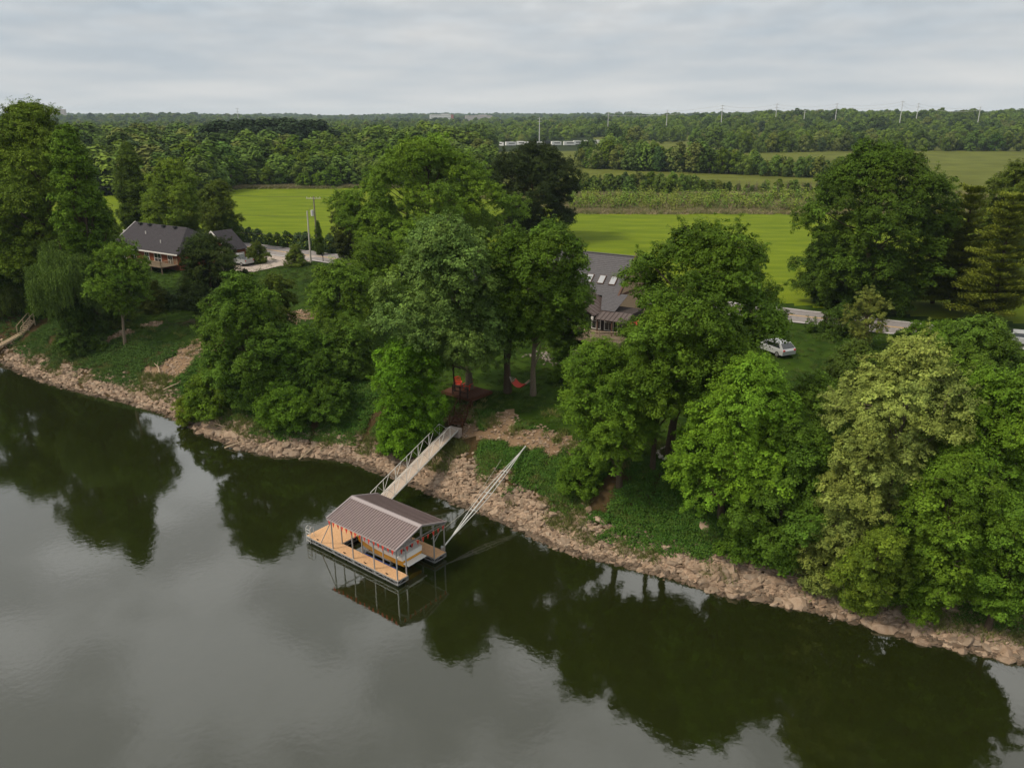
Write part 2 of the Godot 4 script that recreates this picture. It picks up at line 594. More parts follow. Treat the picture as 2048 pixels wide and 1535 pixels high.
func build_roads() -> void:
	var line := [[-190, -218], [-140, -196], [-90, -171.5], [-53, -150.5], [-35, -138.5], [0, -115.8], [38, -92.6], [60, -80.5], [100, -62], [190, -28]]
	var road := thing("road", "grey two-lane road crossing behind the houses", "road")
	road.set_meta("kind", "structure")
	part("asphalt", ribbon(line, -3.7, 3.7, .06), M.asphalt, road)
	for s in [-3.3, 3.3]:
		part("edge_line", ribbon(line, s - .09, s + .09, .068), M.line_white, road)
	for s in [-.14, .14]:
		part("centre_line", ribbon(line, s - .06, s + .06, .068), M.line_yellow, road)
	var drive := MB.new()
	var p := [at(-41.2, -143.0, .1), at(-33.5, -138.0, .1), at(-34.5, -134.0, .09), at(-39.0, -129.5, .07), at(-42.2, -125.6, .07), at(-49.5, -127.5, .07), at(-50.0, -133.0, .07), at(-46.0, -136.5, .07)]
	var mid := at(-42.5, -133.0, .09)
	for i in p.size():
		drive.utri(mid, p[i], p[(i + 1) % p.size()])
	var o := part("driveway", drive, M.concrete, self)
	tag(o, "pale concrete driveway between brick house and road", "driveway", "", "structure")

# ---- stones of the bank ----
func stone_mesh(r: RandomNumberGenerator, flat: float) -> ArrayMesh:
	var f := FastNoiseLite.new()
	f.seed = r.randi() % 9999
	f.frequency = .8
	var mb := MB.new()
	var n := 3
	var sides := [[Vector3.RIGHT, Vector3.UP, Vector3.BACK], [Vector3.LEFT, Vector3.BACK, Vector3.UP], [Vector3.UP, Vector3.BACK, Vector3.RIGHT], [Vector3.DOWN, Vector3.RIGHT, Vector3.BACK], [Vector3.BACK, Vector3.RIGHT, Vector3.UP], [Vector3.FORWARD, Vector3.UP, Vector3.RIGHT]]
	var cuts := []
	for k in 6:
		cuts.append([Vector3(r.randf_range(-1, 1), r.randf_range(-1, 1), r.randf_range(-1, 1)).normalized(), r.randf_range(.55, .85)])
	for s in sides:
		var g := []
		for i in n + 1:
			for j in n + 1:
				var p: Vector3 = s[0] + s[1] * (i * 2.0 / n - 1) + s[2] * (j * 2.0 / n - 1)
				p = p.normalized().lerp(p, .35)
				p *= 1.0 + f.get_noise_3dv(p * 1.3) * .45
				for q in cuts:
					var over: float = p.dot(q[0]) - q[1]
					if over > 0:
						p -= q[0] * over
				g.append(p * Vector3(.62, .62 * flat, .62))
		for i in n:
			for j in n:
				var a: int = i * (n + 1) + j
				mb.tint = Color.WHITE * (1.0 + r.randf_range(-.06, .06))
				mb.quad(g[a], g[a + 1], g[a + n + 2], g[a + n + 1])
	return mb.mesh()

func stone_tint(r: RandomNumberGenerator) -> Color:
	var k := r.randf_range(.75, 1.38)
	return Color(.68 * k, .56 * k, .47 * k).lerp(Color(.57 * k, .52 * k, .465 * k), r.randf() * .9)

func shore_point(u: float) -> Array:
	# u runs along the visible shoreline, 0 left to 1 right: [point, inland direction]
	var k := 2 + u * (SHORE.size() - 5)
	var i := int(k)
	var a := Vector2(SHORE[i][0], SHORE[i][1])
	var b := Vector2(SHORE[i + 1][0], SHORE[i + 1][1])
	var d := (b - a).normalized()
	return [a.lerp(b, k - i), Vector2(d.y, -d.x)]

# where along the bank the stones are large slabs and how far up they reach
func stone_reach(x: float) -> float:
	if x < -36: return 2.3
	if x < -13: return 2.1
	if x < -2: return 3.0
	if x < 4: return 2.3
	if x < 14: return 1.9
	return 2.0

func build_bank_stones() -> void:
	var r := RandomNumberGenerator.new()
	r.seed = 77
	var shapes := []
	for k in 12:
		shapes.append(stone_mesh(r, [.55, .7, .42][k % 3]))
	var bank := thing("riprap", "belt of tan broken rocks along the waterline", "rock bank")
	bank.set_meta("kind", "structure")
	# the large ones, each its own piece
	var tints := []
	for k in 5:
		var m: StandardMaterial3D = M.stone.duplicate()
		m.albedo_color = stone_tint(r).linear_to_srgb()
		tints.append(m)
	var n := 0
	while n < 300:
		var sp := shore_point(r.randf())
		var p: Vector2 = sp[0]
		if p.x < -70 or p.x > 34: continue
		var slabby := smoothstep(-36, -32, p.x) * (1.0 - smoothstep(-20, -14, p.x)) + smoothstep(12, 15, p.x)
		if r.randf() > .25 + slabby: continue
		var s := r.randf_range(-.4, 1.9 if slabby > .5 and p.x < 0 else stone_reach(p.x))
		var q: Vector2 = p + (sp[1] as Vector2) * s
		var size := r.randf_range(.4, .75) + slabby * r.randf() * r.randf() * .5
		var b := Basis.from_euler(Vector3(r.randf_range(-.5, .5), r.randf() * TAU, r.randf_range(-.5, .5))).scaled(Vector3(size * r.randf_range(.8, 1.4), size, size))
		inst("stone", shapes[n % 12], tints[n % 5], bank, Transform3D(b, at(q.x, q.y, size * .06)))
		n += 1
	for q in [[13.77, -49.15, .75], [2.4, -54.4, .9], [3.3, -53.2, .7], [6.6, -51.6, .8], [1.7, -54.9, .55], [11.0, -48.6, .5]]:
		inst("stone", shapes[int(q[2] * 10) % 12], tints[2], bank, Transform3D(Basis.from_euler(Vector3(.2, q[0], .1)).scaled(Vector3.ONE * q[2]), at(q[0], q[1], .2)))
	# the rubble between them
	var where := [[], [], []]
	var cols := [[], [], []]
	for k in 15000:
		var sp := shore_point(r.randf())
		var p: Vector2 = sp[0]
		if p.x < -80 or p.x > 46: continue
		var s := r.randf_range(-.9, stone_reach(p.x)) + r.randf() * r.randf() * 1.2
		var q: Vector2 = p + (sp[1] as Vector2) * s
		var size := r.randf_range(.16, .42) * (1.2 if r.randf() < .15 else 1.0)
		var w := k % 3
		where[w].append(Transform3D(Basis.from_euler(Vector3(r.randf_range(-.7, .7), r.randf() * TAU, r.randf_range(-.7, .7))).scaled(Vector3(size * r.randf_range(.9, 1.5), size, size)), at(q.x, q.y, size * .1)))
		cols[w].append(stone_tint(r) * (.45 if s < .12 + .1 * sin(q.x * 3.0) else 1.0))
	for spot in SOIL_SPOTS:
		for k in int(70 * spot[2]):
			var e: Vector2 = Vector2.from_angle(r.randf() * TAU) * sqrt(r.randf()) * float(spot[2]) * 1.1
			var size := r.randf_range(.06, .26)
			where[k % 3].append(Transform3D(Basis.from_euler(Vector3(0, r.randf() * TAU, r.randf_range(-.5, .5))).scaled(Vector3.ONE * size), at(spot[0] + e.x, spot[1] + e.y, size * .15)))
			cols[k % 3].append(stone_tint(r))
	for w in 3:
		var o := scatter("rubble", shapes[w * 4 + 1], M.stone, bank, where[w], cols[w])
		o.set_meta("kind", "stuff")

# ---- leaves ----
# a spray of leaves filling a flattened ball of radius 1
func spray_mesh(sd: int, count: int, leaf: float, tall := .7, width := .62) -> ArrayMesh:
	var r := RandomNumberGenerator.new()
	r.seed = sd
	var mb := MB.new()
	for k in count:
		var p := Vector3(r.randfn(), r.randfn(), r.randfn()).normalized() * pow(r.randf(), .45)
		p.y *= tall
		var up := (Vector3.UP * .8 + p * .7 + Vector3(r.randfn(), r.randfn(), r.randfn()) * .34).normalized()
		var a := up.cross(Vector3(r.randfn(), r.randfn(), r.randfn())).normalized()
		var b := up.cross(a)
		var l := leaf * r.randf_range(.7, 1.3)
		var v := r.randf_range(.72, 1.22)
		mb.tint = Color(v * r.randf_range(.93, 1.1), v, v * r.randf_range(.8, 1.1))
		var t0 := p - a * l * .5
		var t1 := p + a * l * .5 - up * l * .12
		mb.tri(t0, p + b * l * width * .5 - up * l * .10, t1)
		mb.tri(t0, t1, p - b * l * width * .5 - up * l * .10)
	return mb.mesh()

# hanging strands, 2 long
func strand_mesh(sd: int) -> ArrayMesh:
	var r := RandomNumberGenerator.new()
	r.seed = sd
	var mb := MB.new()
	for s in 9:
		var o := Vector3(r.randf_range(-.5, .5), r.randf_range(-.2, .3), r.randf_range(-.5, .5))
		var drift := Vector3(r.randf_range(-.2, .2), 0, r.randf_range(-.2, .2))
		for k in 22:
			var q := k / 22.0
			var p := o + Vector3(0, -2.0 * q, 0) + drift * q + Vector3(r.randfn(), 0, r.randfn()) * .05
			var a := Vector3(r.randfn() * .5, -1, r.randfn() * .5).normalized()
			var b := a.cross(Vector3(r.randfn(), 0, r.randfn())).normalized()
			var v := r.randf_range(.75, 1.25)
			mb.tint = Color(v, v, v)
			mb.tri(p, p + b * .035 + a * .1, p + a * .24)
			mb.tri(p, p + a * .24, p - b * .035 + a * .1)
	return mb.mesh()

# flat fan of pine twigs reaching along +x
func needle_mesh(sd: int) -> ArrayMesh:
	var r := RandomNumberGenerator.new()
	r.seed = sd
	var mb := MB.new()
	for k in 230:
		var p := Vector3(r.randf_range(-.9, 1.0), r.randfn() * .12, r.randfn() * .38)
		var a := Vector3(r.randf_range(.1, 1), r.randf_range(-.1, .55), r.randfn() * .6).normalized()
		var b := a.cross(Vector3(r.randfn() * .4, 1, r.randfn() * .4)).normalized()
		var v := r.randf_range(.7, 1.25)
		mb.tint = Color(v, v, v)
		mb.tri(p - a * .12, p + b * .05, p + a * .18)
		mb.tri(p - a * .12, p + a * .18, p - b * .05)
	return mb.mesh()

var SPRAY := {}

func profile(shape: String, t: float) -> float:
	match shape:
		"round": return sqrt(maxf(0, 1 - pow(2 * t - 1, 2)))
		"oval": return pow(sin(PI * pow(clampf(t, .03, .97), .95)), .5)
		"dome": return sqrt(maxf(0, 1 - pow(t, 2.2))) * (.72 + .28 * smoothstep(0, .3, t))
		"column": return smoothstep(0, .12, t) * pow(maxf(0, 1 - t), .42) * (.8 + .2 * sin(t * 2.5))
		"cone": return smoothstep(0, .08, t) * (1 - t * .9)
		"vase": return sqrt(maxf(0, 1 - pow(2 * t - 1.1, 2) / 1.3)) * (.45 + .55 * smoothstep(0, .55, t))
		"bush": return sqrt(maxf(0, 1 - pow(t, 2.4)))
	return 1.0

# One tree: [trunk mesh builder, spray places, spray tints] in the tree's own axes, foot at the origin.
# o: h height, r crown radius, base height where the crown starts, shape, lean, sx sideways shift of the crown, tint, vary, spray radius, dense
func grow(o: Dictionary, sd: int) -> Array:
	var r := RandomNumberGenerator.new()
	r.seed = sd
	var h: float = o.h
	var cr: float = o.r * 1.14
	var cb: float = o.get("base", h * .25)
	var shape: String = o.get("shape", "oval")
	var sr: float = o.get("spray", .8) * .66
	var dense: float = o.get("dense", 1.0)
	var shift: Vector3 = o.get("shift", Vector3.ZERO)
	var tint: Color = o.tint
	var vary: float = o.get("vary", .12)
	var where := []
	var cols := []
	var trunk := MB.new()
	var tr: float = o.get("trunk", .018 * h + .04)
	var top := cb + (h - cb) * .72
	var spine := []
	var rad := []
	for k in 7:
		var q := k / 6.0
		spine.append(Vector3(shift.x * q * q + sin(q * 5 + sd) * .12, top * q - (.5 if k == 0 else 0.0), shift.z * q * q + cos(q * 4 + sd) * .12))
		rad.append(tr * (1.35 if k == 0 else 1.0 - .82 * q))
	trunk.tube(spine, rad, 8)
	# lumps of foliage
	var lumps := []
	var depth := h - cb
	var lr: float = o.get("lump", clampf(cr * .34, .7, 2.3))
	var nl := int(clampf(2.45 * (cr * depth) / (lr * lr), 6, 190))
	for k in nl:
		var t := (k + r.randf()) / nl
		t = clampf(t, .01, .97)
		var pr := profile(shape, t) * cr
		var a := k * 2.39996 + r.randf_range(-.5, .5)
		var wobble := 1.0 + .26 * sin(a * 2 + sd) * sin(t * 7 + sd * .7) + .16 * sin(a * 5 + t * 11 + sd)
		wobble = minf(wobble, 1.14)
		var out := maxf(0, pr * wobble - lr * .75) * sqrt(r.randf_range(.25, 1.0))
		var q := clampf((cb + depth * t) / h, 0, 1)
		var c := Vector3(cos(a) * out + shift.x * q, cb + depth * t - lr * .35, sin(a) * out + shift.z * q)
		var l := lr * r.randf_range(.5, 1.25) * (1.0 - .15 * t)
		if shape == "column": l = minf(l, maxf(pr * .8, .35))
		lumps.append([c, l])
	for k in lumps.size():
		var c: Vector3 = lumps[k][0]
		var l: float = lumps[k][1]
		var axis := Vector3(shift.x * c.y / h, c.y, shift.z * c.y / h)
		var outw := (c - axis).normalized() if (c - axis).length() > .2 else Vector3.UP
		# limb to the lump
		if k % 2 == 0:
			var from: Vector3 = spine[clampi(int(c.y / top * 6 - 1), 1, 6)]
			if from.y < c.y + l:
				var bend := from.lerp(c, .5) + Vector3.DOWN * l * .25
				var br: float = tr * .32
				trunk.tube([from, bend, c + Vector3.UP * l * .3], [br, br * .65, br * .22], 5)
		var ltint := tint * (1.0 + r.randfn() * vary)
		ltint = ltint.lerp(Color(ltint.r * 1.25, ltint.g * 1.08, ltint.b * .8), r.randf() * .5)
		var cnt := int(maxf(4, dense * 4.9 * l * l / (sr * sr)))
		for j in cnt:
			var d := Vector3(r.randfn(), r.randfn() * .9 + .25, r.randfn()).normalized()
			if d.dot(outw * .6 + Vector3.UP * .55) < -.35 and r.randf() < .75:
				d = -d
			var p := c + d * Vector3(1, .78, 1) * l * (1.0 if j % 5 else r.randf_range(.2, .8)) * r.randf_range(.82, 1.1) * (1.28 if j % 9 == 4 else 1.0)
			p.y = maxf(p.y, .25)
			var up := (d * .6 + Vector3.UP * .75 + Vector3(r.randfn(), r.randfn(), r.randfn()) * .18).normalized()
			var side := up.cross(Vector3(r.randfn(), r.randfn(), r.randfn())).normalized()
			var s := sr * r.randf_range(.55, 1.35)
			where.append(Transform3D(Basis(side, up, side.cross(up)).scaled(Vector3.ONE * s), p))
			cols.append(ltint * r.randf_range(.78, 1.26))
		# shoots that stick out of the lump
		for j in 2 + int(l * 1.5):
			var d := (outw * .5 + Vector3(r.randfn(), r.randfn() * .6 + .45, r.randfn()) * .75).normalized()
			var long := l * r.randf_range(.25, .6)
			var tip := c + d * (l * .95 + long)
			if j % 2 == 0: trunk.tube([c + d * l * .4, tip], [tr * .07 + .012, .012], 4)
			var steps := 2 + int(long / (sr * .6))
			for i in steps:
				var q := (i + 1.0) / steps
				var s := sr * lerpf(.75, .42, q) * r.randf_range(.8, 1.2)
				var up := (Vector3.UP + d * .4 + Vector3(r.randfn(), r.randfn(), r.randfn()) * .2).normalized()
				var side := up.cross(Vector3(r.randfn(), r.randfn(), r.randfn())).normalized()
				var p := c + d * (l * .92 + long * q) + Vector3(r.randfn(), r.randfn(), r.randfn()) * sr * .15
				p.y = maxf(p.y, .25)
				where.append(Transform3D(Basis(side, up, side.cross(up)).scaled(Vector3.ONE * s), p))
				cols.append(ltint * r.randf_range(.85, 1.3))
	return [trunk, where, cols]

# plants with hanging strands
func grow_willow(o: Dictionary, sd: int) -> Array:
	var r := RandomNumberGenerator.new()
	r.seed = sd
	var where := []
	var cols := []
	var trunk := MB.new()
	trunk.tube([Vector3(0, -.4, 0), Vector3(.1, o.h * .3, .1), Vector3(.3, o.h * .6, 0)], [.32, .24, .14], 8)
	for k in 26:
		var a := k * 2.39996
		var out: float = o.r * sqrt(r.randf_range(.05, 1.0)) * .86
		var y: float = o.h * (1.0 - .38 * pow(out / o.r, 2)) * r.randf_range(.86, 1.0)
		var c := Vector3(cos(a) * out, y, sin(a) * out)
		trunk.tube([Vector3(.2, o.h * .45, 0), Vector3(c.x * .5, maxf(y, o.h * .62), c.z * .5), c], [.1, .06, .02], 5)
		var lt: Color = o.tint * r.randf_range(.85, 1.15)
		for j in int(o.get("dense", 1.0) * 30):
			var p: Vector3 = c + Vector3(r.randfn(), 0, r.randfn()) * float(o.r) * .17
			p.y += r.randf_range(-1.2, .35)
			var drop := 1 + int(r.randf() * 2.2 * out / o.r)
			for d in drop:
				var s := r.randf_range(.7, 1.15)
				where.append(Transform3D(Basis(Vector3.UP, r.randf() * TAU).scaled(Vector3(s, s, s)), p + Vector3.DOWN * d * 1.7))
				cols.append(lt * r.randf_range(.85, 1.15))
	return [trunk, where, cols]

func grow_pine(o: Dictionary, sd: int) -> Array:
	var r := RandomNumberGenerator.new()
	r.seed = sd
	var where := []
	var cols := []
	var trunk := MB.new()
	var h: float = o.h
	trunk.tube([Vector3(0, -.4, 0), Vector3(.1, h * .5, 0), Vector3(0, h * .97, 0)], [.3, .2, .04], 8)
	var y: float = o.base
	while y < h:
		var t := (y - float(o.base)) / (h - float(o.base))
		var reach: float = o.r * (1.0 - t * .8) * r.randf_range(.55, 1.2)
		var n := 7 + r.randi() % 3
		for k in n:
			var a := TAU * k / n + r.randf_range(-.4, .4)
			var l := reach * r.randf_range(.45, 1.15)
			var dir := Vector3(cos(a), 0, sin(a))
			var rise_ := r.randf_range(.02, .22) + t * .2
			var end := Vector3(0, y, 0) + dir * l + Vector3.UP * rise_ * l
			trunk.tube([Vector3(0, y, 0), Vector3(0, y, 0).lerp(end, .5) + Vector3.DOWN * .12 * l * .4, end], [.07 * (1 - t) + .03, .04, .015], 5)
			var q := .35
			while q <= 1.05:
				var p := Vector3(0, y, 0).lerp(end, q)
				var s := r.randf_range(.85, 1.3) * (.8 + .25 * (1 - t))
				var b := Basis(Vector3.UP, -a + r.randf_range(-.3, .3)) * Basis(Vector3.BACK, rise_)
				where.append(Transform3D(b.scaled(Vector3(s, s, s)), p))
				cols.append((o.tint as Color) * r.randf_range(.75, 1.2))
				q += .5 / maxf(l, .8)
		y += r.randf_range(.75, 1.15)
	return [trunk, where, cols]

var tree_count := 0

func tree(called: String, label: String, category: String, x: float, z: float, o: Dictionary, group := "") -> Node3D:
	tree_count += 1
	var sd: int = o.get("seed", tree_count * 37 + 5)
	var t := thing(called, label, category, at(x, z), 0.0, group)
	var kind: String = o.get("kind", "leaf")
	var g: Array
	if kind == "willow": g = grow_willow(o, sd)
	elif kind == "pine": g = grow_pine(o, sd)
	else: g = grow(o, sd)
	if not o.get("no_trunk", false):
		part("trunk", g[0], M.bark_pale if o.get("pale", false) else M.bark, t)
	var mesh: Mesh = SPRAY.get(kind)
	if kind == "leaf": mesh = SPRAY[o.get("leaf", "fine")]
	var kinds := [mesh] if kind != "leaf" else [mesh, SPRAY["coarse"], SPRAY["long"]]
	for j in kinds.size():
		var places := []
		var tints := []
		for i in range(j, g[1].size(), kinds.size()):
			places.append(g[1][i])
			tints.append(g[2][i])
		var crown := scatter("crown", kinds[j], M.needle if kind == "pine" else M.leaf, t, places, tints)
		crown.set_meta("kind", "stuff")
	return t

func build_trees() -> void:
	SPRAY = {"fine": spray_mesh(1, 80, .31, .5), "coarse": spray_mesh(2, 55, .40, .42, .7), "long": spray_mesh(5, 95, .24, .85, .5), "willow": strand_mesh(3), "pine": needle_mesh(4)}
	tree("bank_shrub", "dark shrub under the willow at the left bank", "shrub", -53.2, -92.5, {"h": 6.2, "r": 2.9, "base": 0.2, "shape": "bush", "tint": Color(0.042, 0.079, 0.012), "spray": 0.6})
	tree("bank_shrub", "leafy shrub behind the wooden walkway", "shrub", -65.2, -106.0, {"h": 3.3, "r": 3.2, "base": 0.1, "shape": "bush", "tint": Color(0.079, 0.150, 0.014), "spray": 0.6})
	tree("bank_shrub", "grey-green shrub between the willow and the leaning tree", "shrub", -52.5, -98.0, {"h": 5.1, "r": 2.6, "base": 0.2, "shape": "bush", "tint": Color(0.073, 0.114, 0.020), "spray": 0.6})
	tree("bank_shrub", "weedy bush hiding the car at the right edge", "shrub", 47.8, -72.0, {"h": 3.4, "r": 2.2, "base": 0.1, "shape": "bush", "tint": Color(0.073, 0.127, 0.017), "spray": 0.6})
	tree("bank_shrub", "low bush below the yellow-green tree, on the ivy slope", "shrub", 16.1, -47.0, {"h": 3.6, "r": 1.9, "base": 0.1, "shape": "bush", "tint": Color(0.063, 0.127, 0.014), "spray": 0.55})
	tree("bank_shrub", "leafy bush at the foot of the leaning bank tree", "shrub", 5.2, -54.5, {"h": 3.4, "r": 1.9, "base": 0.1, "shape": "bush", "tint": Color(0.077, 0.150, 0.016), "spray": 0.55})
	tree("broadleaf_tree", "tallest light green tree at the far left edge reaching above the horizon", "tree", -62.1, -105.0, {"h": 27.4, "r": 7.1, "base": 3.3, "shape": "oval", "tint": Color(0.099, 0.159, 0.016), "spray": 1.0, "lump": 2.0})
	tree("broadleaf_tree", "dark green tree behind the willow, right of the tallest one at the left edge", "tree", -52.1, -95.0, {"h": 24.6, "r": 2.8, "base": 7.4, "shape": "oval", "tint": Color(0.079, 0.150, 0.014), "spray": 1.0})
	tree("broadleaf_tree", "tree cut by the left picture edge below the tallest crown", "tree", -72.2, -107.0, {"h": 20.4, "r": 6.3, "base": 2.0, "shape": "oval", "tint": Color(0.079, 0.150, 0.014), "spray": 1.0})
	tree("broadleaf_tree", "low dark tree filling the gap beneath the tall left trees", "tree", -65.6, -109.0, {"h": 13.2, "r": 4.8, "base": 1.1, "shape": "oval", "tint": Color(0.042, 0.079, 0.012), "spray": 0.9})
	tree("cypress_tree", "narrow pointed cypress left of the brick house roof", "tree", -75.4, -158.0, {"h": 19.3, "r": 3.9, "base": 0.8, "shape": "column", "tint": Color(0.066, 0.108, 0.013), "spray": 0.8, "dense": 1.3, "lump": 1.6})
	tree("shrub_tree", "olive shrub at the foot of the pointed cypress", "shrub", -77.5, -150.0, {"h": 6.0, "r": 3.1, "base": 0.3, "shape": "bush", "tint": Color(0.073, 0.108, 0.016), "spray": 0.8})
	tree("broadleaf_tree", "round light green tree standing behind the brick house roof", "tree", -64.4, -151.0, {"h": 15.7, "r": 7.1, "base": 1.9, "shape": "dome", "tint": Color(0.112, 0.178, 0.019), "spray": 1.0})
	tree("broadleaf_tree", "open crowned tree with ivy trunk beside the field, right of brick house", "tree", -53.8, -145.0, {"h": 12.9, "r": 3.5, "base": 2.3, "shape": "oval", "tint": Color(0.073, 0.108, 0.016), "spray": 0.8, "dense": 0.75})
	tree("shrub", "dark ivy-wrapped shrub below the open tree right of brick house", "shrub", -52.3, -144.0, {"h": 7.2, "r": 2.4, "base": 0.2, "shape": "bush", "tint": Color(0.042, 0.079, 0.012), "spray": 0.7})
	tree("willow_tree", "pale weeping willow hanging over the left bank", "willow", -53.8, -93.0, {"h": 13.7, "r": 4.1, "base": 2.7, "shape": "round", "tint": Color(0.099, 0.159, 0.029), "kind": "willow"})
	tree("willow_tree", "weeping willow strands at the left edge beside wooden steps", "willow", -70.7, -107.0, {"h": 6.0, "r": 3.6, "base": 1.2, "shape": "round", "tint": Color(0.099, 0.140, 0.022), "kind": "willow"})
	tree("young_tree", "slender tree with bare leaning trunk on the left bank", "tree", -47.1, -90.9, {"h": 12.2, "r": 3.6, "base": 5.1, "shape": "round", "tint": Color(0.082, 0.150, 0.016), "shift": Vector3(0.4, 0, -1.1), "spray": 0.75, "dense": 0.85, "pale": true, "trunk": 0.2})
	tree("dark_holly", "broad dark evergreen in front of the brick house", "tree", -41.8, -106.0, {"h": 9.7, "r": 5.0, "base": 0.3, "shape": "bush", "tint": Color(0.034, 0.055, 0.013), "spray": 0.75, "dense": 1.3})
	tree("shrub", "small olive bush on the lawn edge beside the dark evergreen", "shrub", -48.7, -103.0, {"h": 4.2, "r": 1.7, "base": 0.1, "shape": "bush", "tint": Color(0.066, 0.089, 0.013), "spray": 0.6})
	tree("broadleaf_tree", "leafy tree standing on the rocks of the left bank", "tree", -26.5, -74.5, {"h": 13.1, "r": 4.2, "base": 0.8, "shape": "oval", "tint": Color(0.073, 0.140, 0.017), "spray": 0.75, "lump": 1.7})
	tree("broadleaf_tree", "upright tree behind the bank tree at the lawn corner", "tree", -27.5, -88.0, {"h": 8.1, "r": 2.4, "base": 0.8, "shape": "oval", "tint": Color(0.073, 0.108, 0.016), "spray": 0.7})
	tree("broadleaf_tree", "bright green tree beside the bare soil patch, left of centre", "tree", -19.4, -86.0, {"h": 9.8, "r": 3.6, "base": 1.0, "shape": "oval", "tint": Color(0.095, 0.171, 0.019), "spray": 0.8})
	tree("broadleaf_tree", "tree between the driveway end and the great pale maple", "tree", -16.5, -94.0, {"h": 10.5, "r": 3.6, "base": 1.6, "shape": "oval", "tint": Color(0.086, 0.152, 0.017), "spray": 0.85})
	tree("bank_shrub", "tangled vine-covered shrub on the bank, left of the gangway", "shrub", -21.1, -74.5, {"h": 6.2, "r": 3.9, "base": 0.2, "shape": "bush", "tint": Color(0.066, 0.133, 0.016), "spray": 0.7, "dense": 1.1})
	tree("bank_shrub", "tall vine-covered shrub above the rubble bay", "shrub", -17.0, -77.0, {"h": 5.7, "r": 3.7, "base": 0.2, "shape": "bush", "tint": Color(0.079, 0.146, 0.019), "spray": 0.7})
	tree("bank_shrub", "bright low bush leaning over the flat slabs", "shrub", -22.4, -70.5, {"h": 3.9, "r": 3.0, "base": 0.1, "shape": "bush", "tint": Color(0.082, 0.165, 0.016), "spray": 0.6})
	tree("bank_shrub", "dark bush at the head of the rubble bay", "shrub", -18.0, -71.5, {"h": 3.2, "r": 3.2, "base": 0.1, "shape": "bush", "tint": Color(0.059, 0.117, 0.013), "spray": 0.6})
	tree("bank_shrub", "grassy low bush at the foot of the left bank tree", "shrub", -31.0, -75.5, {"h": 4.4, "r": 2.8, "base": 0.1, "shape": "bush", "tint": Color(0.086, 0.152, 0.014), "spray": 0.6})
	tree("bank_shrub", "yellowish clump over the water left of the bank tree", "shrub", -33.5, -75.2, {"h": 2.9, "r": 1.5, "base": 0.1, "shape": "bush", "tint": Color(0.112, 0.165, 0.014), "spray": 0.45})
	tree("bright_tree", "dense fresh green tree just left of the gangway", "tree", -9.4, -64.5, {"h": 10.8, "r": 3.1, "base": 1.3, "shape": "round", "tint": Color(0.082, 0.180, 0.012), "spray": 0.65, "lump": 1.5})
	tree("bank_shrub", "rounded green bush between dense tree and gangway foot", "shrub", -10.1, -65.2, {"h": 3.4, "r": 2.0, "base": 0.1, "shape": "bush", "tint": Color(0.073, 0.159, 0.012), "spray": 0.55})
	tree("broadleaf_tree", "huge yellow-green tree rising behind the maple at the centre", "tree", -12.7, -122.0, {"h": 20.7, "r": 11.3, "base": 2.1, "shape": "oval", "tint": Color(0.108, 0.191, 0.019), "spray": 1.0, "lump": 2.4})
	tree("broadleaf_tree", "left shoulder tree below the huge yellow-green crown", "tree", -19.5, -118.0, {"h": 12.0, "r": 4.3, "base": 1.2, "shape": "round", "tint": Color(0.103, 0.184, 0.019), "spray": 1.0})
	tree("dark_oak", "huge blackish green tree in the field behind the centre", "tree", 4.1, -160.0, {"h": 18.6, "r": 9.7, "base": 1.9, "shape": "round", "tint": Color(0.029, 0.046, 0.012), "spray": 1.1, "dense": 1.2})
	tree("cedar_tree", "dark olive cedar beside the utility poles", "tree", -27.7, -133.0, {"h": 10.3, "r": 3.2, "base": 0.8, "shape": "oval", "tint": Color(0.046, 0.064, 0.013), "spray": 0.75, "dense": 0.85})
	tree("silver_maple", "great pale-leaved maple at the centre above the wooden platform", "tree", -4.0, -70.8, {"h": 17.2, "r": 6.0, "base": 4.8, "shape": "dome", "tint": Color(0.112, 0.191, 0.045), "shift": Vector3(-2.1, 0, 4.8), "spray": 0.85, "lump": 2.1, "pale": true})
	tree("silver_maple", "drooping pale branch tree above the red chairs", "tree", -5.4, -70.0, {"h": 9.9, "r": 2.2, "base": 5.0, "shape": "round", "tint": Color(0.112, 0.191, 0.045), "shift": Vector3(-0.3, 0, 4.5), "spray": 0.65, "trunk": 0.1})
	tree("hammock_tree", "tall tree on the right of the red hammock with a pale trunk", "tree", 2.0, -69.6, {"h": 16.8, "r": 3.5, "base": 7.0, "shape": "oval", "tint": Color(0.073, 0.137, 0.016), "shift": Vector3(1.5, 0, 3.1), "spray": 0.8, "pale": true, "trunk": 0.27})
	tree("hammock_tree", "thick dark-trunked tree on the left of the red hammock", "tree", -0.5, -70.6, {"h": 16.1, "r": 3.3, "base": 6.4, "shape": "oval", "tint": Color(0.059, 0.114, 0.014), "shift": Vector3(0.5, 0, 2.6), "spray": 0.8, "trunk": 0.36})
	tree("broadleaf_tree", "dark leafy tree between the hammock and the house porch", "tree", 5.1, -77.0, {"h": 10.9, "r": 2.4, "base": 1.1, "shape": "oval", "tint": Color(0.059, 0.112, 0.014), "spray": 0.7})
	tree("broadleaf_tree", "mid green tree between the yellow-green and the cream trees", "tree", 22.6, -54.0, {"h": 7.5, "r": 1.9, "base": 0.7, "shape": "oval", "tint": Color(0.073, 0.133, 0.017), "spray": 0.65})
	tree("shrub_tree", "bush on the verge covering the road at right", "shrub", 43.4, -80.0, {"h": 2.7, "r": 2.0, "base": 0.1, "shape": "bush", "tint": Color(0.079, 0.150, 0.014), "spray": 0.6})
	tree("shrub", "shrub beside the cut stump below the house deck", "shrub", 5.0, -73.2, {"h": 1.3, "r": 1.5, "base": 0.1, "shape": "bush", "tint": Color(0.079, 0.150, 0.014), "spray": 0.5})
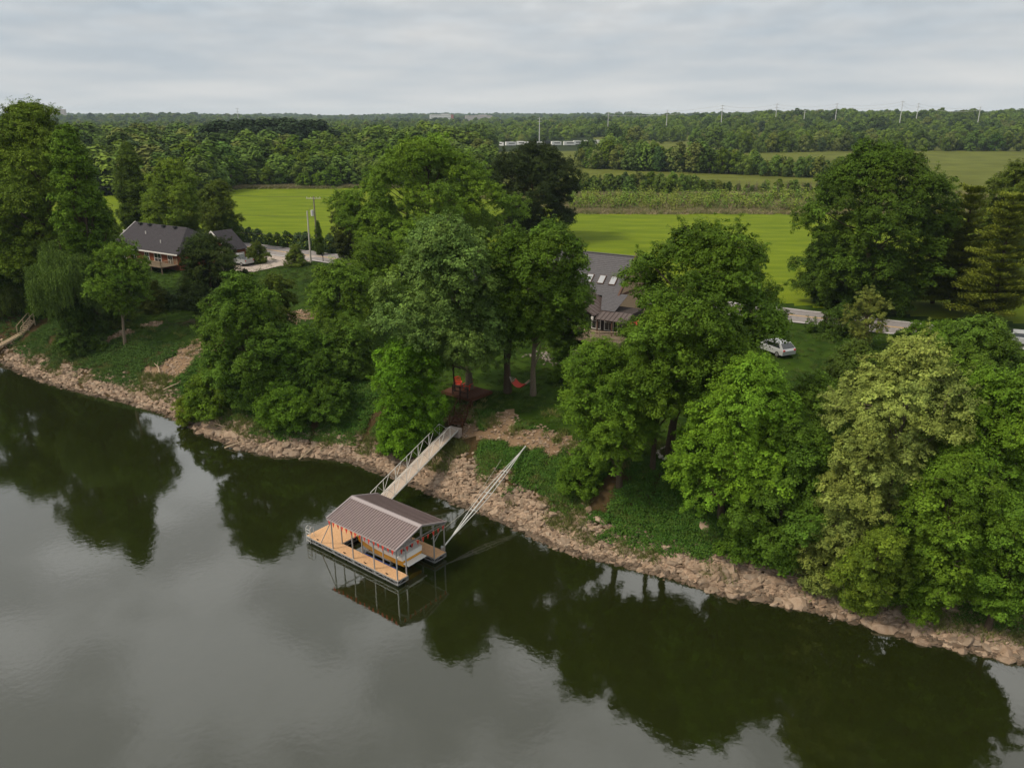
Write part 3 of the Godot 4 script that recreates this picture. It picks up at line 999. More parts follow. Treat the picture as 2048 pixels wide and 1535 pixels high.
	tree("broadleaf_tree", "big round dense tree with a ring of stones at its foot", "tree", 12.7, -56.8, {"h": 17.7, "r": 6.1, "base": 6.4, "shape": "round", "tint": Color(0.066, 0.124, 0.014), "shift": Vector3(2.1, 0, -0.2), "spray": 0.8, "lump": 2.0, "dense": 1.15})
	tree("broadleaf_tree", "lighter tree in front of the big round tree, above the ivy slope", "tree", 11.0, -54.6, {"h": 13.1, "r": 3.2, "base": 5.3, "shape": "oval", "tint": Color(0.084, 0.155, 0.016), "shift": Vector3(-0.5, 0, 1.6), "spray": 0.75, "trunk": 0.22})
	tree("broadleaf_tree", "leafy tree leaning over the ivy slope right of the hammock", "tree", 8.3, -53.4, {"h": 11.7, "r": 3.8, "base": 4.0, "shape": "oval", "tint": Color(0.084, 0.159, 0.016), "shift": Vector3(-2.2, 0, 0.4), "spray": 0.7, "lump": 1.6})
	tree("yellow_green_tree", "bright yellow-green tree on the lawn edge, centre right", "tree", 15.0, -49.4, {"h": 12.7, "r": 4.4, "base": 3.6, "shape": "dome", "tint": Color(0.116, 0.226, 0.019), "shift": Vector3(0.7, 0, 1.4), "spray": 0.7, "lump": 1.6})
	tree("broadleaf_tree", "darker green tree on the bank below the yellow-green one", "tree", 18.2, -46.2, {"h": 9.9, "r": 3.2, "base": 0.5, "shape": "oval", "tint": Color(0.069, 0.133, 0.016), "spray": 0.65})
	tree("flowering_tree", "pale cream flowering tree with a thin pale trunk at right", "tree", 24.5, -45.0, {"h": 14.7, "r": 4.3, "base": 6.2, "shape": "dome", "tint": Color(0.191, 0.248, 0.061), "spray": 0.6, "pale": true, "trunk": 0.17, "dense": 0.72})
	tree("flowering_tree", "pale cream leaning tree whose branches hang over the water", "tree", 20.4, -44.2, {"h": 12.2, "r": 2.3, "base": 0.0, "shape": "oval", "tint": Color(0.178, 0.229, 0.054), "shift": Vector3(0.8, 0, 2.0), "spray": 0.55, "dense": 0.7})
	tree("overhanging_tree", "low bough of bright leaves dipping into the river at right", "tree", 22.4, -42.6, {"h": 7.0, "r": 1.8, "base": 0.0, "shape": "oval", "tint": Color(0.119, 0.184, 0.022), "shift": Vector3(-0.8, 0, 3.0), "spray": 0.5, "dense": 0.9})
	tree("broadleaf_tree", "bright green tree on the right picture edge", "tree", 29.4, -43.5, {"h": 12.7, "r": 3.4, "base": 1.3, "shape": "oval", "tint": Color(0.090, 0.171, 0.016), "spray": 0.7})
	tree("broadleaf_tree", "bushy tree above the rocks near the right edge", "tree", 26.0, -41.0, {"h": 11.1, "r": 2.7, "base": 2.2, "shape": "oval", "tint": Color(0.090, 0.165, 0.017), "spray": 0.62})
	tree("broadleaf_tree", "low leafy tree in the lower right corner of the bank", "tree", 28.9, -39.5, {"h": 9.0, "r": 2.1, "base": 2.2, "shape": "oval", "tint": Color(0.079, 0.152, 0.016), "spray": 0.6})
	tree("bank_shrub", "bush hanging over the rocks in the lower right", "shrub", 25.4, -41.5, {"h": 6.3, "r": 1.3, "base": 0.2, "shape": "bush", "tint": Color(0.077, 0.142, 0.014), "spray": 0.55})
	tree("broadleaf_tree", "mid green tree behind the cream flowering tree", "tree", 37.4, -60.0, {"h": 9.4, "r": 4.0, "base": 0.9, "shape": "oval", "tint": Color(0.073, 0.133, 0.017), "spray": 0.75})
	tree("broadleaf_tree", "grey-green tree left of the cream flowering tree", "tree", 29.2, -63.0, {"h": 6.3, "r": 2.6, "base": 0.6, "shape": "oval", "tint": Color(0.079, 0.127, 0.023), "spray": 0.7})
	tree("shrub_tree", "dark shrub standing at the near road edge", "tree", 37.7, -86.0, {"h": 3.2, "r": 2.7, "base": 0.1, "shape": "bush", "tint": Color(0.042, 0.079, 0.012), "spray": 0.7})
	tree("sapling", "thin yellowish sapling beside the road at right", "tree", 37.8, -80.0, {"h": 6.5, "r": 2.2, "base": 1.3, "shape": "oval", "tint": Color(0.132, 0.165, 0.036), "spray": 0.5, "dense": 0.3})
	tree("shrub_tree", "leafy shrub on the verge beneath the pines", "tree", 45.4, -78.0, {"h": 3.7, "r": 3.1, "base": 0.2, "shape": "bush", "tint": Color(0.079, 0.150, 0.014), "spray": 0.7})
	tree("broadleaf_tree", "massive broad dark green tree beyond the road at right", "tree", 45.1, -98.0, {"h": 20.0, "r": 8.9, "base": 0.8, "shape": "oval", "tint": Color(0.059, 0.108, 0.013), "spray": 1.0, "lump": 2.2, "dense": 1.1})
	tree("broadleaf_tree", "lower wing of the massive tree beside the road", "tree", 41.5, -100.0, {"h": 9.2, "r": 3.6, "base": 0.4, "shape": "oval", "tint": Color(0.055, 0.104, 0.013), "spray": 0.9})
	tree("pine_tree", "layered olive pine beside the massive tree", "pine", 56.4, -97.0, {"h": 15.5, "r": 5.0, "base": 1.5, "shape": "cone", "tint": Color(0.158, 0.191, 0.023), "kind": "pine"})
	tree("pine_tree", "layered olive pine cut by the right picture edge", "pine", 57.1, -90.0, {"h": 14.8, "r": 4.9, "base": 1.5, "shape": "cone", "tint": Color(0.165, 0.197, 0.024), "kind": "pine"})
	tree("pine_tree", "smaller pine squeezed between the massive tree and the layered pines", "pine", 56.0, -101.0, {"h": 12.2, "r": 3.7, "base": 1.0, "shape": "cone", "tint": Color(0.139, 0.171, 0.022), "kind": "pine"})
	tree("broadleaf_tree", "tree behind the two pines at the right edge", "tree", 79.1, -125.0, {"h": 16.4, "r": 4.7, "base": 1.6, "shape": "oval", "tint": Color(0.073, 0.108, 0.016), "spray": 1.0})
	tree("shrub", "round shrub in the planting bed right of the driveway", "shrub", -43.9, -133.0, {"h": 3.4, "r": 1.9, "base": 0.1, "shape": "bush", "tint": Color(0.079, 0.114, 0.020), "spray": 0.5})
	tree("shrub", "loose shrub beside the pale pole at the road", "shrub", -36.3, -130.0, {"h": 3.1, "r": 2.0, "base": 0.1, "shape": "bush", "tint": Color(0.090, 0.133, 0.022), "spray": 0.5})
	tree("vine_column", "ivy climbing the transformer pole", "vine", -34.9, -140.5, {"h": 6.2, "r": 1.0, "base": 0.0, "shape": "column", "tint": Color(0.053, 0.095, 0.013), "spray": 0.4, "no_trunk": true})

# creeping cover of the bank slope, grass tufts and young growth
func build_undergrowth() -> void:
	var r := RandomNumberGenerator.new()
	r.seed = 401
	var low := spray_mesh(6, 70, .2, .35, .8)
	var blade := grass_mesh(8)
	var ivy := []
	var ivyc := []
	var grass := []
	var grassc := []
	for k in 26000:
		var sp := shore_point(r.randf())
		var p: Vector2 = sp[0]
		if p.x < -80 or p.x > 50: continue
		var lo := stone_reach(p.x)
		var s := r.randf_range(lo - .5, 8.2)
		var q: Vector2 = p + (sp[1] as Vector2) * s
		if kind_of_ground(q.x, q.y, s) == "bare_soil": continue
		var pn := patch_noise.get_noise_2d(q.x * .6, q.y * .6)
		# the gangway landing stays bare
		if absf(q.x + 5.0) < 2.2 and s < 8: continue
		if p.x < -32 and p.x > -43 and pn > -.05: continue
		if pn > .42 or s < lo + .6 and pn > .05: continue
		var size := r.randf_range(.35, .62)
		ivy.append(Transform3D(Basis.from_euler(Vector3(r.randf_range(-.25, .25), r.randf() * TAU, r.randf_range(-.25, .25))).scaled(Vector3(size, size * r.randf_range(.7, 1.5), size)), at(q.x, q.y, .08 + .1 * r.randf())))
		var c := Color(.045, .115, .018).lerp(Color(.07, .125, .02), r.randf()) * r.randf_range(.75, 1.2)
		if p.x < -43: c = Color(.055, .105, .022) * r.randf_range(.75, 1.2)
		ivyc.append(c)
	var o := scatter("ivy", low, M.leaf, self, ivy, ivyc)
	tag(o, "ivy and creeping weeds covering the bank slope", "ground cover", "", "stuff")
	for k in 9000:
		var sp := shore_point(r.randf())
		var p: Vector2 = sp[0]
		if p.x < -80 or p.x > 50: continue
		var s := r.randf_range(stone_reach(p.x) - 1.2, stone_reach(p.x) + 1.4) if k % 3 else r.randf_range(6.5, 11)
		var q: Vector2 = p + (sp[1] as Vector2) * s
		if patch_noise.get_noise_2d(q.x * .8 + 40, q.y * .8) < .02: continue
		var size := r.randf_range(.25, .6)
		grass.append(Transform3D(Basis(Vector3.UP, r.randf() * TAU).scaled(Vector3.ONE * size), at(q.x, q.y)))
		grassc.append(Color(.10, .14, .03).lerp(Color(.22, .19, .08), r.randf() * .6) * r.randf_range(.8, 1.2))
	# longer grass where the lawn is left unmown and at the road
	for k in 16000:
		var x := r.randf_range(-60, 48)
		var z := r.randf_range(-150, -50)
		var s := inland(x, z)
		if s < 8 or s > 47: continue
		var size := r.randf_range(.12, .3)
		grass.append(Transform3D(Basis(Vector3.UP, r.randf() * TAU).scaled(Vector3(size * 1.6, size, size * 1.6)), at(x, z)))
		grassc.append(Color(.055, .10, .022).lerp(Color(.09, .12, .03), r.randf()) * r.randf_range(.8, 1.2))
	var g := scatter("grass", blade, M.leaf, self, grass, grassc)
	tag(g, "tufts of grass among the bank stones and on the lawn", "grass", "", "stuff")
	# fallen sticks on the left lawn edge
	var pile := thing("brush_pile", "heap of grey cut branches on the left lawn edge", "brush pile", at(-40.5, -96.0))
	var mb := MB.new()
	for k in 70:
		var a := Vector3(r.randfn() * 1.7, r.randf_range(.05, .55), r.randfn() * .8)
		var d := Vector3(r.randf_range(-1.6, 1.6), r.randf_range(-.25, .35), r.randf_range(-.7, .7))
		mb.tube([a - d * .5, a + d * .1 + Vector3.UP * .06, a + d * .5], [.035, .025, .01], 5)
	var w := part("branches", mb, M.bark, pile)
	w.set_meta("kind", "stuff")
	for q in [[-26.5, -69.0, .2], [-19.2, -67.2, 1.0], [-37.5, -81.5, .6], [-41.0, -85.0, 2.2], [-29.5, -72.4, 2.6]]:
		var log_ := thing("driftwood", ["pale driftwood branch jutting from the slabs", "pale driftwood pole slanting into the rubble bay", "grey dead branch lying on the left rocks", "bleached fallen branch on the bare left slope", "thin driftwood caught under the bank tree"][used_names.get("driftwood", 0)], "driftwood", at(q[0], q[1], .35), q[2])
		var lm := MB.new()
		lm.tube([Vector3(-1.3, -.3, 0), Vector3(-.2, .1, .15), Vector3(1.0, .25, 0)], [.09, .07, .03], 6)
		lm.tube([Vector3(0, .12, .1), Vector3(.6, .55, .4)], [.04, .015], 5)
		part("branch", lm, M.wood_pale, log_)

func grass_mesh(sd: int) -> ArrayMesh:
	var r := RandomNumberGenerator.new()
	r.seed = sd
	var mb := MB.new()
	for k in 34:
		var p := Vector3(r.randfn() * .35, 0, r.randfn() * .35)
		var lean := Vector3(r.randfn() * .45, 1, r.randfn() * .45) * r.randf_range(.5, 1.1)
		var side := lean.cross(Vector3(r.randfn(), 0, r.randfn())).normalized() * .05
		var v := r.randf_range(.75, 1.25)
		mb.tint = Color(v, v, v)
		mb.tri(p - side, p + lean, p + side)
	return mb.mesh()

# whole small trees for the distance, in metres for a tree 10 high
func far_tree_mesh(sd: int, shape: String, wide: float, leaf: float, count: int) -> ArrayMesh:
	var r := RandomNumberGenerator.new()
	r.seed = sd
	var mb := MB.new()
	var lumps := []
	for k in 14:
		var t := (k + r.randf()) / 14.0
		var pr := profile(shape, t) * wide
		var a := k * 2.39996 + r.randf()
		var out := maxf(0, pr - .8) * sqrt(r.randf_range(.3, 1.0))
		lumps.append([Vector3(cos(a) * out, 1.0 + 8.6 * t, sin(a) * out), r.randf_range(1.1, 1.9) * wide / 3.6 * (1.0 - .25 * t), r.randf_range(.78, 1.22)])
	for k in count:
		var l: Array = lumps[k % lumps.size()]
		var d := Vector3(r.randfn(), r.randfn() * .8 + .3, r.randfn()).normalized()
		var p: Vector3 = l[0] + d * l[1] * r.randf_range(.7, 1.15)
		p.y = maxf(p.y, .15)
		var up := (d * .8 + Vector3.UP * .6 + Vector3(r.randfn(), r.randfn(), r.randfn()) * .3).normalized()
		var a := up.cross(Vector3(r.randfn(), r.randfn(), r.randfn())).normalized() * leaf * r.randf_range(.6, 1.3)
		var b := up.cross(a) * .75
		var v: float = l[2] * r.randf_range(.78, 1.2)
		mb.tint = Color(v * r.randf_range(.94, 1.08), v, v * .95)
		mb.tri(p - a, p + b, p + a)
		mb.tri(p - a, p + a, p - b)
	return mb.mesh()

func far_trunk_mesh() -> ArrayMesh:
	var mb := MB.new()
	mb.tube([Vector3(0, -1, 0), Vector3(.1, 3.5, 0), Vector3(0, 7, .1)], [.34, .25, .08], 6)
	mb.tube([Vector3(.1, 3.2, 0), Vector3(1.4, 5.6, .5)], [.14, .04], 5)
	mb.tube([Vector3(.1, 3.0, 0), Vector3(-1.3, 5.4, -.6)], [.14, .04], 5)
	return mb.mesh()

var FAR := []
var FAR_TRUNK: ArrayMesh

func far_tint(r: RandomNumberGenerator) -> Color:
	var c := Color(.062, .105, .017).lerp(Color(.112, .165, .022), r.randf())
	if r.randf() < .18: c = Color(.04, .068, .016)
	if r.randf() < .12: c = Color(.115, .14, .03)
	return c * r.randf_range(.85, 1.5)

# one tree of the middle distance as a thing with trunk and crown
func far_tree(called: String, label: String, category: String, group: String, x: float, z: float, h: float, wide: float, variant: int, tint: Color, turn: float) -> void:
	var t := thing(called, label, category, at(x, z), turn, group)
	t.scale = Vector3(h / 10.0 * wide, h / 10.0, h / 10.0 * wide)
	inst("trunk", FAR_TRUNK, M.bark, t)
	scatter_one(t, FAR[variant], tint)

var tint_mats := {}
func scatter_one(t: Node3D, mesh: Mesh, tint: Color) -> void:
	# a small set of leaf colours shared by all the far trees
	var key := Vector3i(int(tint.r * 80), int(tint.g * 60), int(tint.b * 50))
	if not tint_mats.has(key):
		var m: StandardMaterial3D = M.leaf_far.duplicate()
		m.albedo_color = lin((key.x + .5) / 80.0, (key.y + .5) / 60.0, (key.z + .5) / 50.0)
		tint_mats[key] = m
	inst("crown", mesh, tint_mats[key], t)

func build_fields_planting() -> void:
	for k in 4: FAR.append(far_tree_mesh(500 + k, "oval", 3.4, .35, 2300))
	for k in 3: FAR.append(far_tree_mesh(510 + k, "dome", 4.4, .36, 2500))
	for k in 3: FAR.append(far_tree_mesh(520 + k, "bush", 4.2, .5, 900))
	FAR_TRUNK = far_trunk_mesh()
	var r := RandomNumberGenerator.new()
	r.seed = 611
	# roadside hedge between road and hay field
	for k in 15:
		var x := -61.0 + k * 2.25 + r.randf_range(-.4, .4)
		var z := -160.5 + (x + 61.0) * .62 + r.randf_range(-.5, .5)
		far_tree("hedge_bush", "dark bush in the roadside hedge below the bright field", "bush", "roadside hedge bushes", x, z, r.randf_range(2.2, 3.3), 1.15, 7 + k % 3, Color(.040, .070, .02) * r.randf_range(.8, 1.2), r.randf() * TAU)
	# hedgerow between hay strip and pasture
	for k in 80:
		var u := k / 79.0
		var x := lerpf(18, 112, u) + r.randf_range(-1, 1)
		var z := -266.0 + r.randf_range(-4, 4) - 2 * u
		var big := 1.0 - smoothstep(.4, .62, u)
		var h := r.randf_range(2.0, 4.2) + big * r.randf_range(.6, 3.0)
		far_tree("hedgerow_tree", "bushy dark tree in the hedgerow behind the brown strip", "tree", "hedgerow behind the brown strip", x, z, h, r.randf_range(.9, 1.25), r.randi() % 10, far_tint(r) * .9, r.randf() * TAU)
	# second line of trees across the pasture
	for k in 130:
		var u := pow(k / 129.0, 1.15)
		var x := lerpf(36, 150, u) + r.randf_range(-2, 2)
		var z := lerpf(-402, -320, u) + r.randf_range(-6, 6) - 10.0 * r.randf()
		var big := 1.0 - smoothstep(.5, .7, u) * .35
		far_tree("pasture_tree", "tree in the long tree line across the pasture", "tree", "tree line across the pasture", x, z, r.randf_range(7, 13.5) * big, r.randf_range(.85, 1.15), r.randi() % 10, far_tint(r), r.randf() * TAU)
	# third line, on the rise
	for k in 90:
		var u := k / 89.0
		var x := lerpf(150, 420, u) + r.randf_range(-3, 3)
		var z := -545.0 - 35 * sin(u * 3.0) + r.randf_range(-14, 14)
		far_tree("rise_tree", "tree in the dense belt along the sloping pasture", "tree", "tree belt along the sloping pasture", x, z, r.randf_range(8, 14), r.randf_range(.9, 1.2), r.randi() % 7, far_tint(r), r.randf() * TAU)
	# young planting in rows on the brown strip
	var young := spray_mesh(9, 120, .3, 1.3)
	var n := 0
	for row in 5:
		for k in 70:
			var x := 17.0 + k * 1.62 + r.randf_range(-.5, .5)
			var z := -214.0 - row * 7.5 + r.randf_range(-1.3, 1.3)
			if r.randf() < .2 or n >= 280: continue
			n += 1
			var t := thing("young_shrub", "young yellow-green shrub planted in rows on the brown strip", "shrub", at(x, z), r.randf() * TAU, "young shrubs on the brown strip")
			var h := r.randf_range(.9, 2.0)
			t.scale = Vector3(h, h, h)
			inst("foliage", young, young_mat(r.randi() % 3), t, Transform3D(Basis.IDENTITY, Vector3(0, 1.15, 0)))
			inst("stem", FAR_TRUNK, M.bark, t, Transform3D(Basis.from_scale(Vector3(.15, .18, .15)), Vector3.ZERO))
	# dry weeds
	var weeds := []
	var weedc := []
	var blade := grass_mesh(18)
	for k in 15000:
		var x := r.randf_range(-110, 150)
		var z := -r.randf_range(203, 264) if x > 14 else -r.randf_range(282, 291)
		if x > -40 and x <= 14: continue
		if patch_noise.get_noise_2d(x * .12, z * .35) < -.15: continue
		var s := r.randf_range(.7, 1.4)
		weeds.append(Transform3D(Basis(Vector3.UP, r.randf() * TAU).scaled(Vector3(s * 1.5, s * .8, s * 1.5)), at(x, z)))
		weedc.append(Color(.14, .16, .055).lerp(Color(.30, .24, .15), r.randf()) * r.randf_range(.8, 1.15))
	var o := scatter("dry_weeds", blade, M.leaf_far, self, weeds, weedc)
	tag(o, "tall brown and green weeds on the strip behind the hay field", "weeds", "", "stuff")
	# leafless twigs in the right half of the hedgerow
	for k in 9:
		var t := thing("bare_bush", "leafless brown bush at the thin end of the hedgerow", "bush", at(74 + k * 3.4 + r.randf_range(-1, 1), -262 + r.randf_range(-3, 2)), 0, "leafless bushes at the hedgerow end")
		var mb := MB.new()
		for j in 26:
			var d := Vector3(r.randfn() * .5, r.randf_range(1.5, 4.5), r.randfn() * .5)
			mb.tube([Vector3.ZERO, d * .5 + Vector3(r.randfn() * .1, 0, r.randfn() * .1), d], [.05, .035, .015], 4)
		part("twigs", mb, M.bark_pale, t)

func young_mat(k: int) -> StandardMaterial3D:
	var key := "young%d" % k
	if not M.has(key):
		M[key] = M.leaf_far.duplicate()
		M[key].albedo_color = [lin(.17, .24, .03), lin(.12, .20, .03), lin(.20, .24, .045)][k]
	return M[key]

func build_far_woods() -> void:
	var r := RandomNumberGenerator.new()
	r.seed = 702
	# the wood behind the hay field on the left: front rows singly, the rest as one mass
	var cand := []
	for k in 5200:
		var d := 240.0 + 420.0 * pow(r.randf(), .75)
		var x := d * r.randf_range(-.82, -.03)
		var edge := 288.0
		if x < -96: edge = 258.0 if x > -150 else 238.0
		if x > -44: edge = 288 + (x + 44) * .2
		if d < edge: continue
		cand.append([d - edge, x, d])
	cand.sort_custom(func(a, b): return a[0] < b[0])
	var kept := []
	var grid := {}
	for q in cand:
		var cell := 4.0 if q[0] < 14 else (7.0 if q[0] < 160 else 8.5)
		var key := Vector3i(int(floor(q[1] / cell)), int(floor(q[2] / cell)), int(cell * 10))
		if grid.has(key): continue
		grid[key] = true
		kept.append(q)
	var where := []
	var cols := []
	for k in FAR.size():
		where.append([])
		cols.append([])
	var n := 0
	for q in kept:
		var depth: float = q[0]
		var h := r.randf_range(7.0, 11.5) if depth < 40 else r.randf_range(9, 14) + 9.0 * r.randf() * r.randf()
		if depth < 6: h = r.randf_range(4, 8)
		if q[1] < -100 and depth < 40: h += 5
		var tint := far_tint(r)
		if depth < 45 and q[1] > -110: tint = tint.lerp(Color(.095, .165, .018), .6)
		if Vector2(q[1] + 118, q[2] - 395).length() < 26:
			h = r.randf_range(19, 23.5)
			tint = Color(.026, .046, .018) * r.randf_range(.8, 1.2)
		var variant := r.randi() % (10 if depth < 10 else 7)
		var wide := r.randf_range(1.15, 1.6)
		if n < 230:
			n += 1
			far_tree("wood_tree", "leafy tree in the front rows of the wood behind the field", "tree", "front trees of the wood behind the field", q[1], -q[2], h, wide, variant, tint, r.randf() * TAU)
		else:
			add_far(where[variant], cols[variant], r, q[1], -q[2], h, wide, tint)
	# woods further out
	for k in 13000:
		var d := 400.0 + 1200.0 * sqrt(r.randf())
		var x := d * r.randf_range(-.85, .85)
		var u := x / d
		# open ground: pasture on the rise, the parking ground and the highway
		if u < -.03 and d < 640: continue
		if u > .3 and d < 590 or u > .03 and d < 520: continue
		if u > -.09 and u < .12 and d < 745: continue
		if u > -.02 and u < .34 and d < 900 and hill_noise.get_noise_2d(x * 7, d * 9) > .02: continue
		if u > .28 and absf(d - 975 - 15 * sin(u * 6)) < 26: continue
		var h := r.randf_range(7, 12) + 9.0 * r.randf() * r.randf()
		if u > .3 and d > 1000: h += 4
		var v := r.randi() % 7
		add_far(where[v], cols[v], r, x, -d, h, r.randf_range(1.0, 1.5), far_tint(r) * (1.15 if u > -.1 and u < .25 else 1.0))
	for k in 26000:
		var d := 1500.0 + 3600.0 * sqrt(r.randf())
		var x := d * r.randf_range(-.85, .85)
		var v := r.randi() % 7
		add_far(where[v], cols[v], r, x, -d, r.randf_range(12, 20), r.randf_range(1.3, 2.2), far_tint(r))
	var woods := thing("far_woods", "unbroken green woods stretching to the horizon", "woods")
	woods.set_meta("kind", "stuff")
	for k in FAR.size():
		if where[k].size():
			var o := scatter("foliage", FAR[k], M.leaf_far, woods, where[k], cols[k])
			o.set_meta("kind", "stuff")

func add_far(where: Array, cols: Array, r: RandomNumberGenerator, x: float, z: float, h: float, wide: float, tint: Color) -> void:
	where.append(Transform3D(Basis(Vector3.UP, r.randf() * TAU).scaled(Vector3(h / 10 * wide, h / 10, h / 10 * wide)), at(x, z, -.3)))
	cols.append(tint)

const DOCK_AT := Vector3(-15.43, 0, -51.17)
const DOCK_TURN := -0.6631

# boards laid side by side along x inside a rectangle
func boards_x(mb: MB, x0: float, x1: float, z0: float, z1: float, top: float, w := .14, gap := .012) -> void:
	var x := x0
	while x < x1 - .02:
		var e := minf(x + w, x1)
		mb.box(Vector3((x + e - gap) * .5, top - .02, (z0 + z1) * .5), Vector3(e - x - gap, .04, absf(z1 - z0)))
		x = e

func build_dock() -> void:
	var r := RandomNumberGenerator.new()
	r.seed = 88
	var t := thing("covered_dock", "floating boat dock with brown metal roof and orange decking on the river", "boat dock", DOCK_AT, DOCK_TURN)
	var top := .55
	# decking
	for q in [[0.0, 3.0, -4.77, 0.0], [3.0, 9.8, -.95, 0.0], [3.0, 9.8, -4.77, -3.6]]:
		var mb := MB.new()
		boards_x(mb, q[0], q[1], q[2] + .02, q[3] - .02, top)
		part("decking", mb, M.deck, t)
	# steel edge frame: rails with uprights and diagonals
	var edges := [[Vector3(0, 0, 0), Vector3(9.8, 0, 0)], [Vector3(9.8, 0, 0), Vector3(9.8, 0, -.95)], [Vector3(9.8, 0, -.95), Vector3(3, 0, -.95)], [Vector3(3, 0, -.95), Vector3(3, 0, -3.6)], [Vector3(3, 0, -3.6), Vector3(9.8, 0, -3.6)], [Vector3(9.8, 0, -3.6), Vector3(9.8, 0, -4.77)], [Vector3(9.8, 0, -4.77), Vector3(0, 0, -4.77)], [Vector3(0, 0, -4.77), Vector3(0, 0, 0)]]
	for e in edges:
		var mb := MB.new()
		var a: Vector3 = e[0]
		var b: Vector3 = e[1]
		mb.bar(a + Vector3.UP * (top - .065), b + Vector3.UP * (top - .065), .055, .06)
		mb.bar(a + Vector3.UP * .2, b + Vector3.UP * .2, .05, .05)
		var n := maxi(1, int((b - a).length() / 1.0))
		for k in n + 1:
			var p := a.lerp(b, float(k) / n)
			mb.bar(p + Vector3.UP * .18, p + Vector3.UP * (top - .05), .04)
			if k < n:
				mb.bar(p + Vector3.UP * .2, a.lerp(b, (k + .5) / n) + Vector3.UP * (top - .08), .025)
				mb.bar(a.lerp(b, (k + .5) / n) + Vector3.UP * (top - .08), a.lerp(b, (k + 1.0) / n) + Vector3.UP * .2, .025)
		part("edge_frame", mb, M.galv, t)
	# floats
	for q in [[.1, 2.9, -4.7, -.1], [3.1, 9.7, -.9, -.08], [3.1, 9.7, -4.7, -3.66]]:
		var x: float = q[0]
		while x < q[1] - .5:
			var e := minf(x + 1.35, q[1])
			var mb := MB.new()
			mb.box(Vector3((x + e) * .5 - .05, .06, (q[2] + q[3]) * .5), Vector3(e - x - .15, .52, q[3] - q[2]))
			part("float", mb, M.float, t)
			x = e
	# roof posts
	for z in [-.05, -.9, -3.65, -4.72]:
		for x in [3.05, 5.25, 7.45, 9.72]:
			var mb := MB.new()
			mb.bar(Vector3(x, .2, z), Vector3(x, roof_y(z) - .1, z), .07, .07, Vector3.RIGHT)
			part("post", mb, M.galv, t)
	# beams, trusses and braces
	var mb := MB.new()
	for z in [-.05, -.9, -3.65, -4.72]:
		mb.bar(Vector3(2.9, roof_y(z) - .12, z), Vector3(9.85, roof_y(z) - .12, z), .06, .08)
	for x in [3.05, 5.25, 7.45, 9.72]:
		mb.bar(Vector3(x, 2.86, -.05), Vector3(x, 2.86, -4.72), .05, .07)
		mb.bar(Vector3(x, 2.86, -2.385), Vector3(x, roof_y(-2.385) - .1, -2.385), .05)
		mb.bar(Vector3(x, 2.86, -.05), Vector3(x, roof_y(-2.385) - .1, -2.385), .05)
		mb.bar(Vector3(x, 2.86, -4.72), Vector3(x, roof_y(-2.385) - .1, -2.385), .05)
	part("roof_truss", mb, M.galv, t)
	for q in [[Vector3(1.7, .55, -.05), Vector3(3.05, 2.75, -.05)], [Vector3(1.7, .55, -4.72), Vector3(3.05, 2.75, -4.72)], [Vector3(9.72, 1.75, -3.65), Vector3(9.72, 2.8, -4.72)], [Vector3(9.72, 2.1, -.05), Vector3(9.72, 2.8, -.85)]]:
		var bm := MB.new()
		bm.bar(q[0], q[1], .05)
		part("brace", bm, M.galv, t)
	# roof: two ribbed metal slopes, ridge cap and edge trim
	for s in [1, -1]:
		var rm := MB.new()
		var z0 := -2.385
		var z1 := .1 if s > 0 else -4.87
		var x0 := 2.75
		var n := 30
		var w := 7.1 / n
		for k in n:
			var x := x0 + k * w
			var a := Vector3(x, roof_y(z0), z0)
			var b := Vector3(x + w, roof_y(z0), z0)
			var d := Vector3(x + w, roof_y(z1), z1)
			var e := Vector3(x, roof_y(z1), z1)
			rm.slab([a, b, d, e] if s > 0 else [b, a, e, d], Vector3.DOWN * .02)
			var up := Vector3.UP * .025
			rm.bar(a + up + Vector3.RIGHT * .02, e + up + Vector3.RIGHT * .02, .035, .05)
		part("roof_panel", rm, M.tin, t)
		for x in [2.75, 9.85]:
			var em := MB.new()
			em.bar(Vector3(x, roof_y(z0) + .03, z0), Vector3(x, roof_y(z1) + .03, z1), .1, .09)
			part("rake_trim", em, M.tin_edge, t)
		var fm := MB.new()
		fm.bar(Vector3(2.75, roof_y(z1) - .03, z1), Vector3(9.85, roof_y(z1) - .03, z1), .03, .1)
		part("fascia", fm, M.tin_edge, t)
	var cap := MB.new()
	for s in [1, -1]:
		var a := Vector3(2.7, roof_y(-2.385) + .075, -2.385)
		var b := Vector3(9.9, roof_y(-2.385) + .075, -2.385)
		var o := Vector3(0, -.11, .24 * s)
		cap.slab([a, b, b + o, a + o] if s > 0 else [b, a, a + o, b + o], Vector3.DOWN * .015)
	part("ridge_cap", cap, M.tin_edge, t)
	# swim ladder and cleats
	var lm := MB.new()
	for x in [.12, .55]:
		lm.tube([Vector3(x, .1, .06), Vector3(x, 1.25, .06), Vector3(x, 1.42, -.12), Vector3(x, 1.3, -.3), Vector3(x, .55, -.32)], [.022, .022, .022, .022, .022], 6)
	for y in [.3, .62, .94, 1.2]:
		lm.bar(Vector3(.12, y, .06), Vector3(.55, y, .06), .03)
	part("ladder", lm, M.white_steel, t)
	for x in [1.2, 4.2, 6.4, 8.6]:
		var cm := MB.new()
		cm.box(Vector3(x, .58, -.12), Vector3(.06, .06, .06))
		cm.bar(Vector3(x - .13, .62, -.12), Vector3(x + .13, .62, -.12), .035)
		part("cleat", cm, M.black, t)
	# dock box
	var bx := MB.new()
	bx.box(Vector3(.55, .72, -4.25), Vector3(.7, .34, .55))
	bx.box(Vector3(.55, .915, -4.25), Vector3(.76, .05, .6))
	part("dock_box", bx, M.gel_white, t)

	bunting()
	boat()
	# boat lift
	var lift := thing("boat_lift", "grey steel lift frame standing in the slip beside the yellow boat", "boat lift", DOCK_AT, DOCK_TURN)
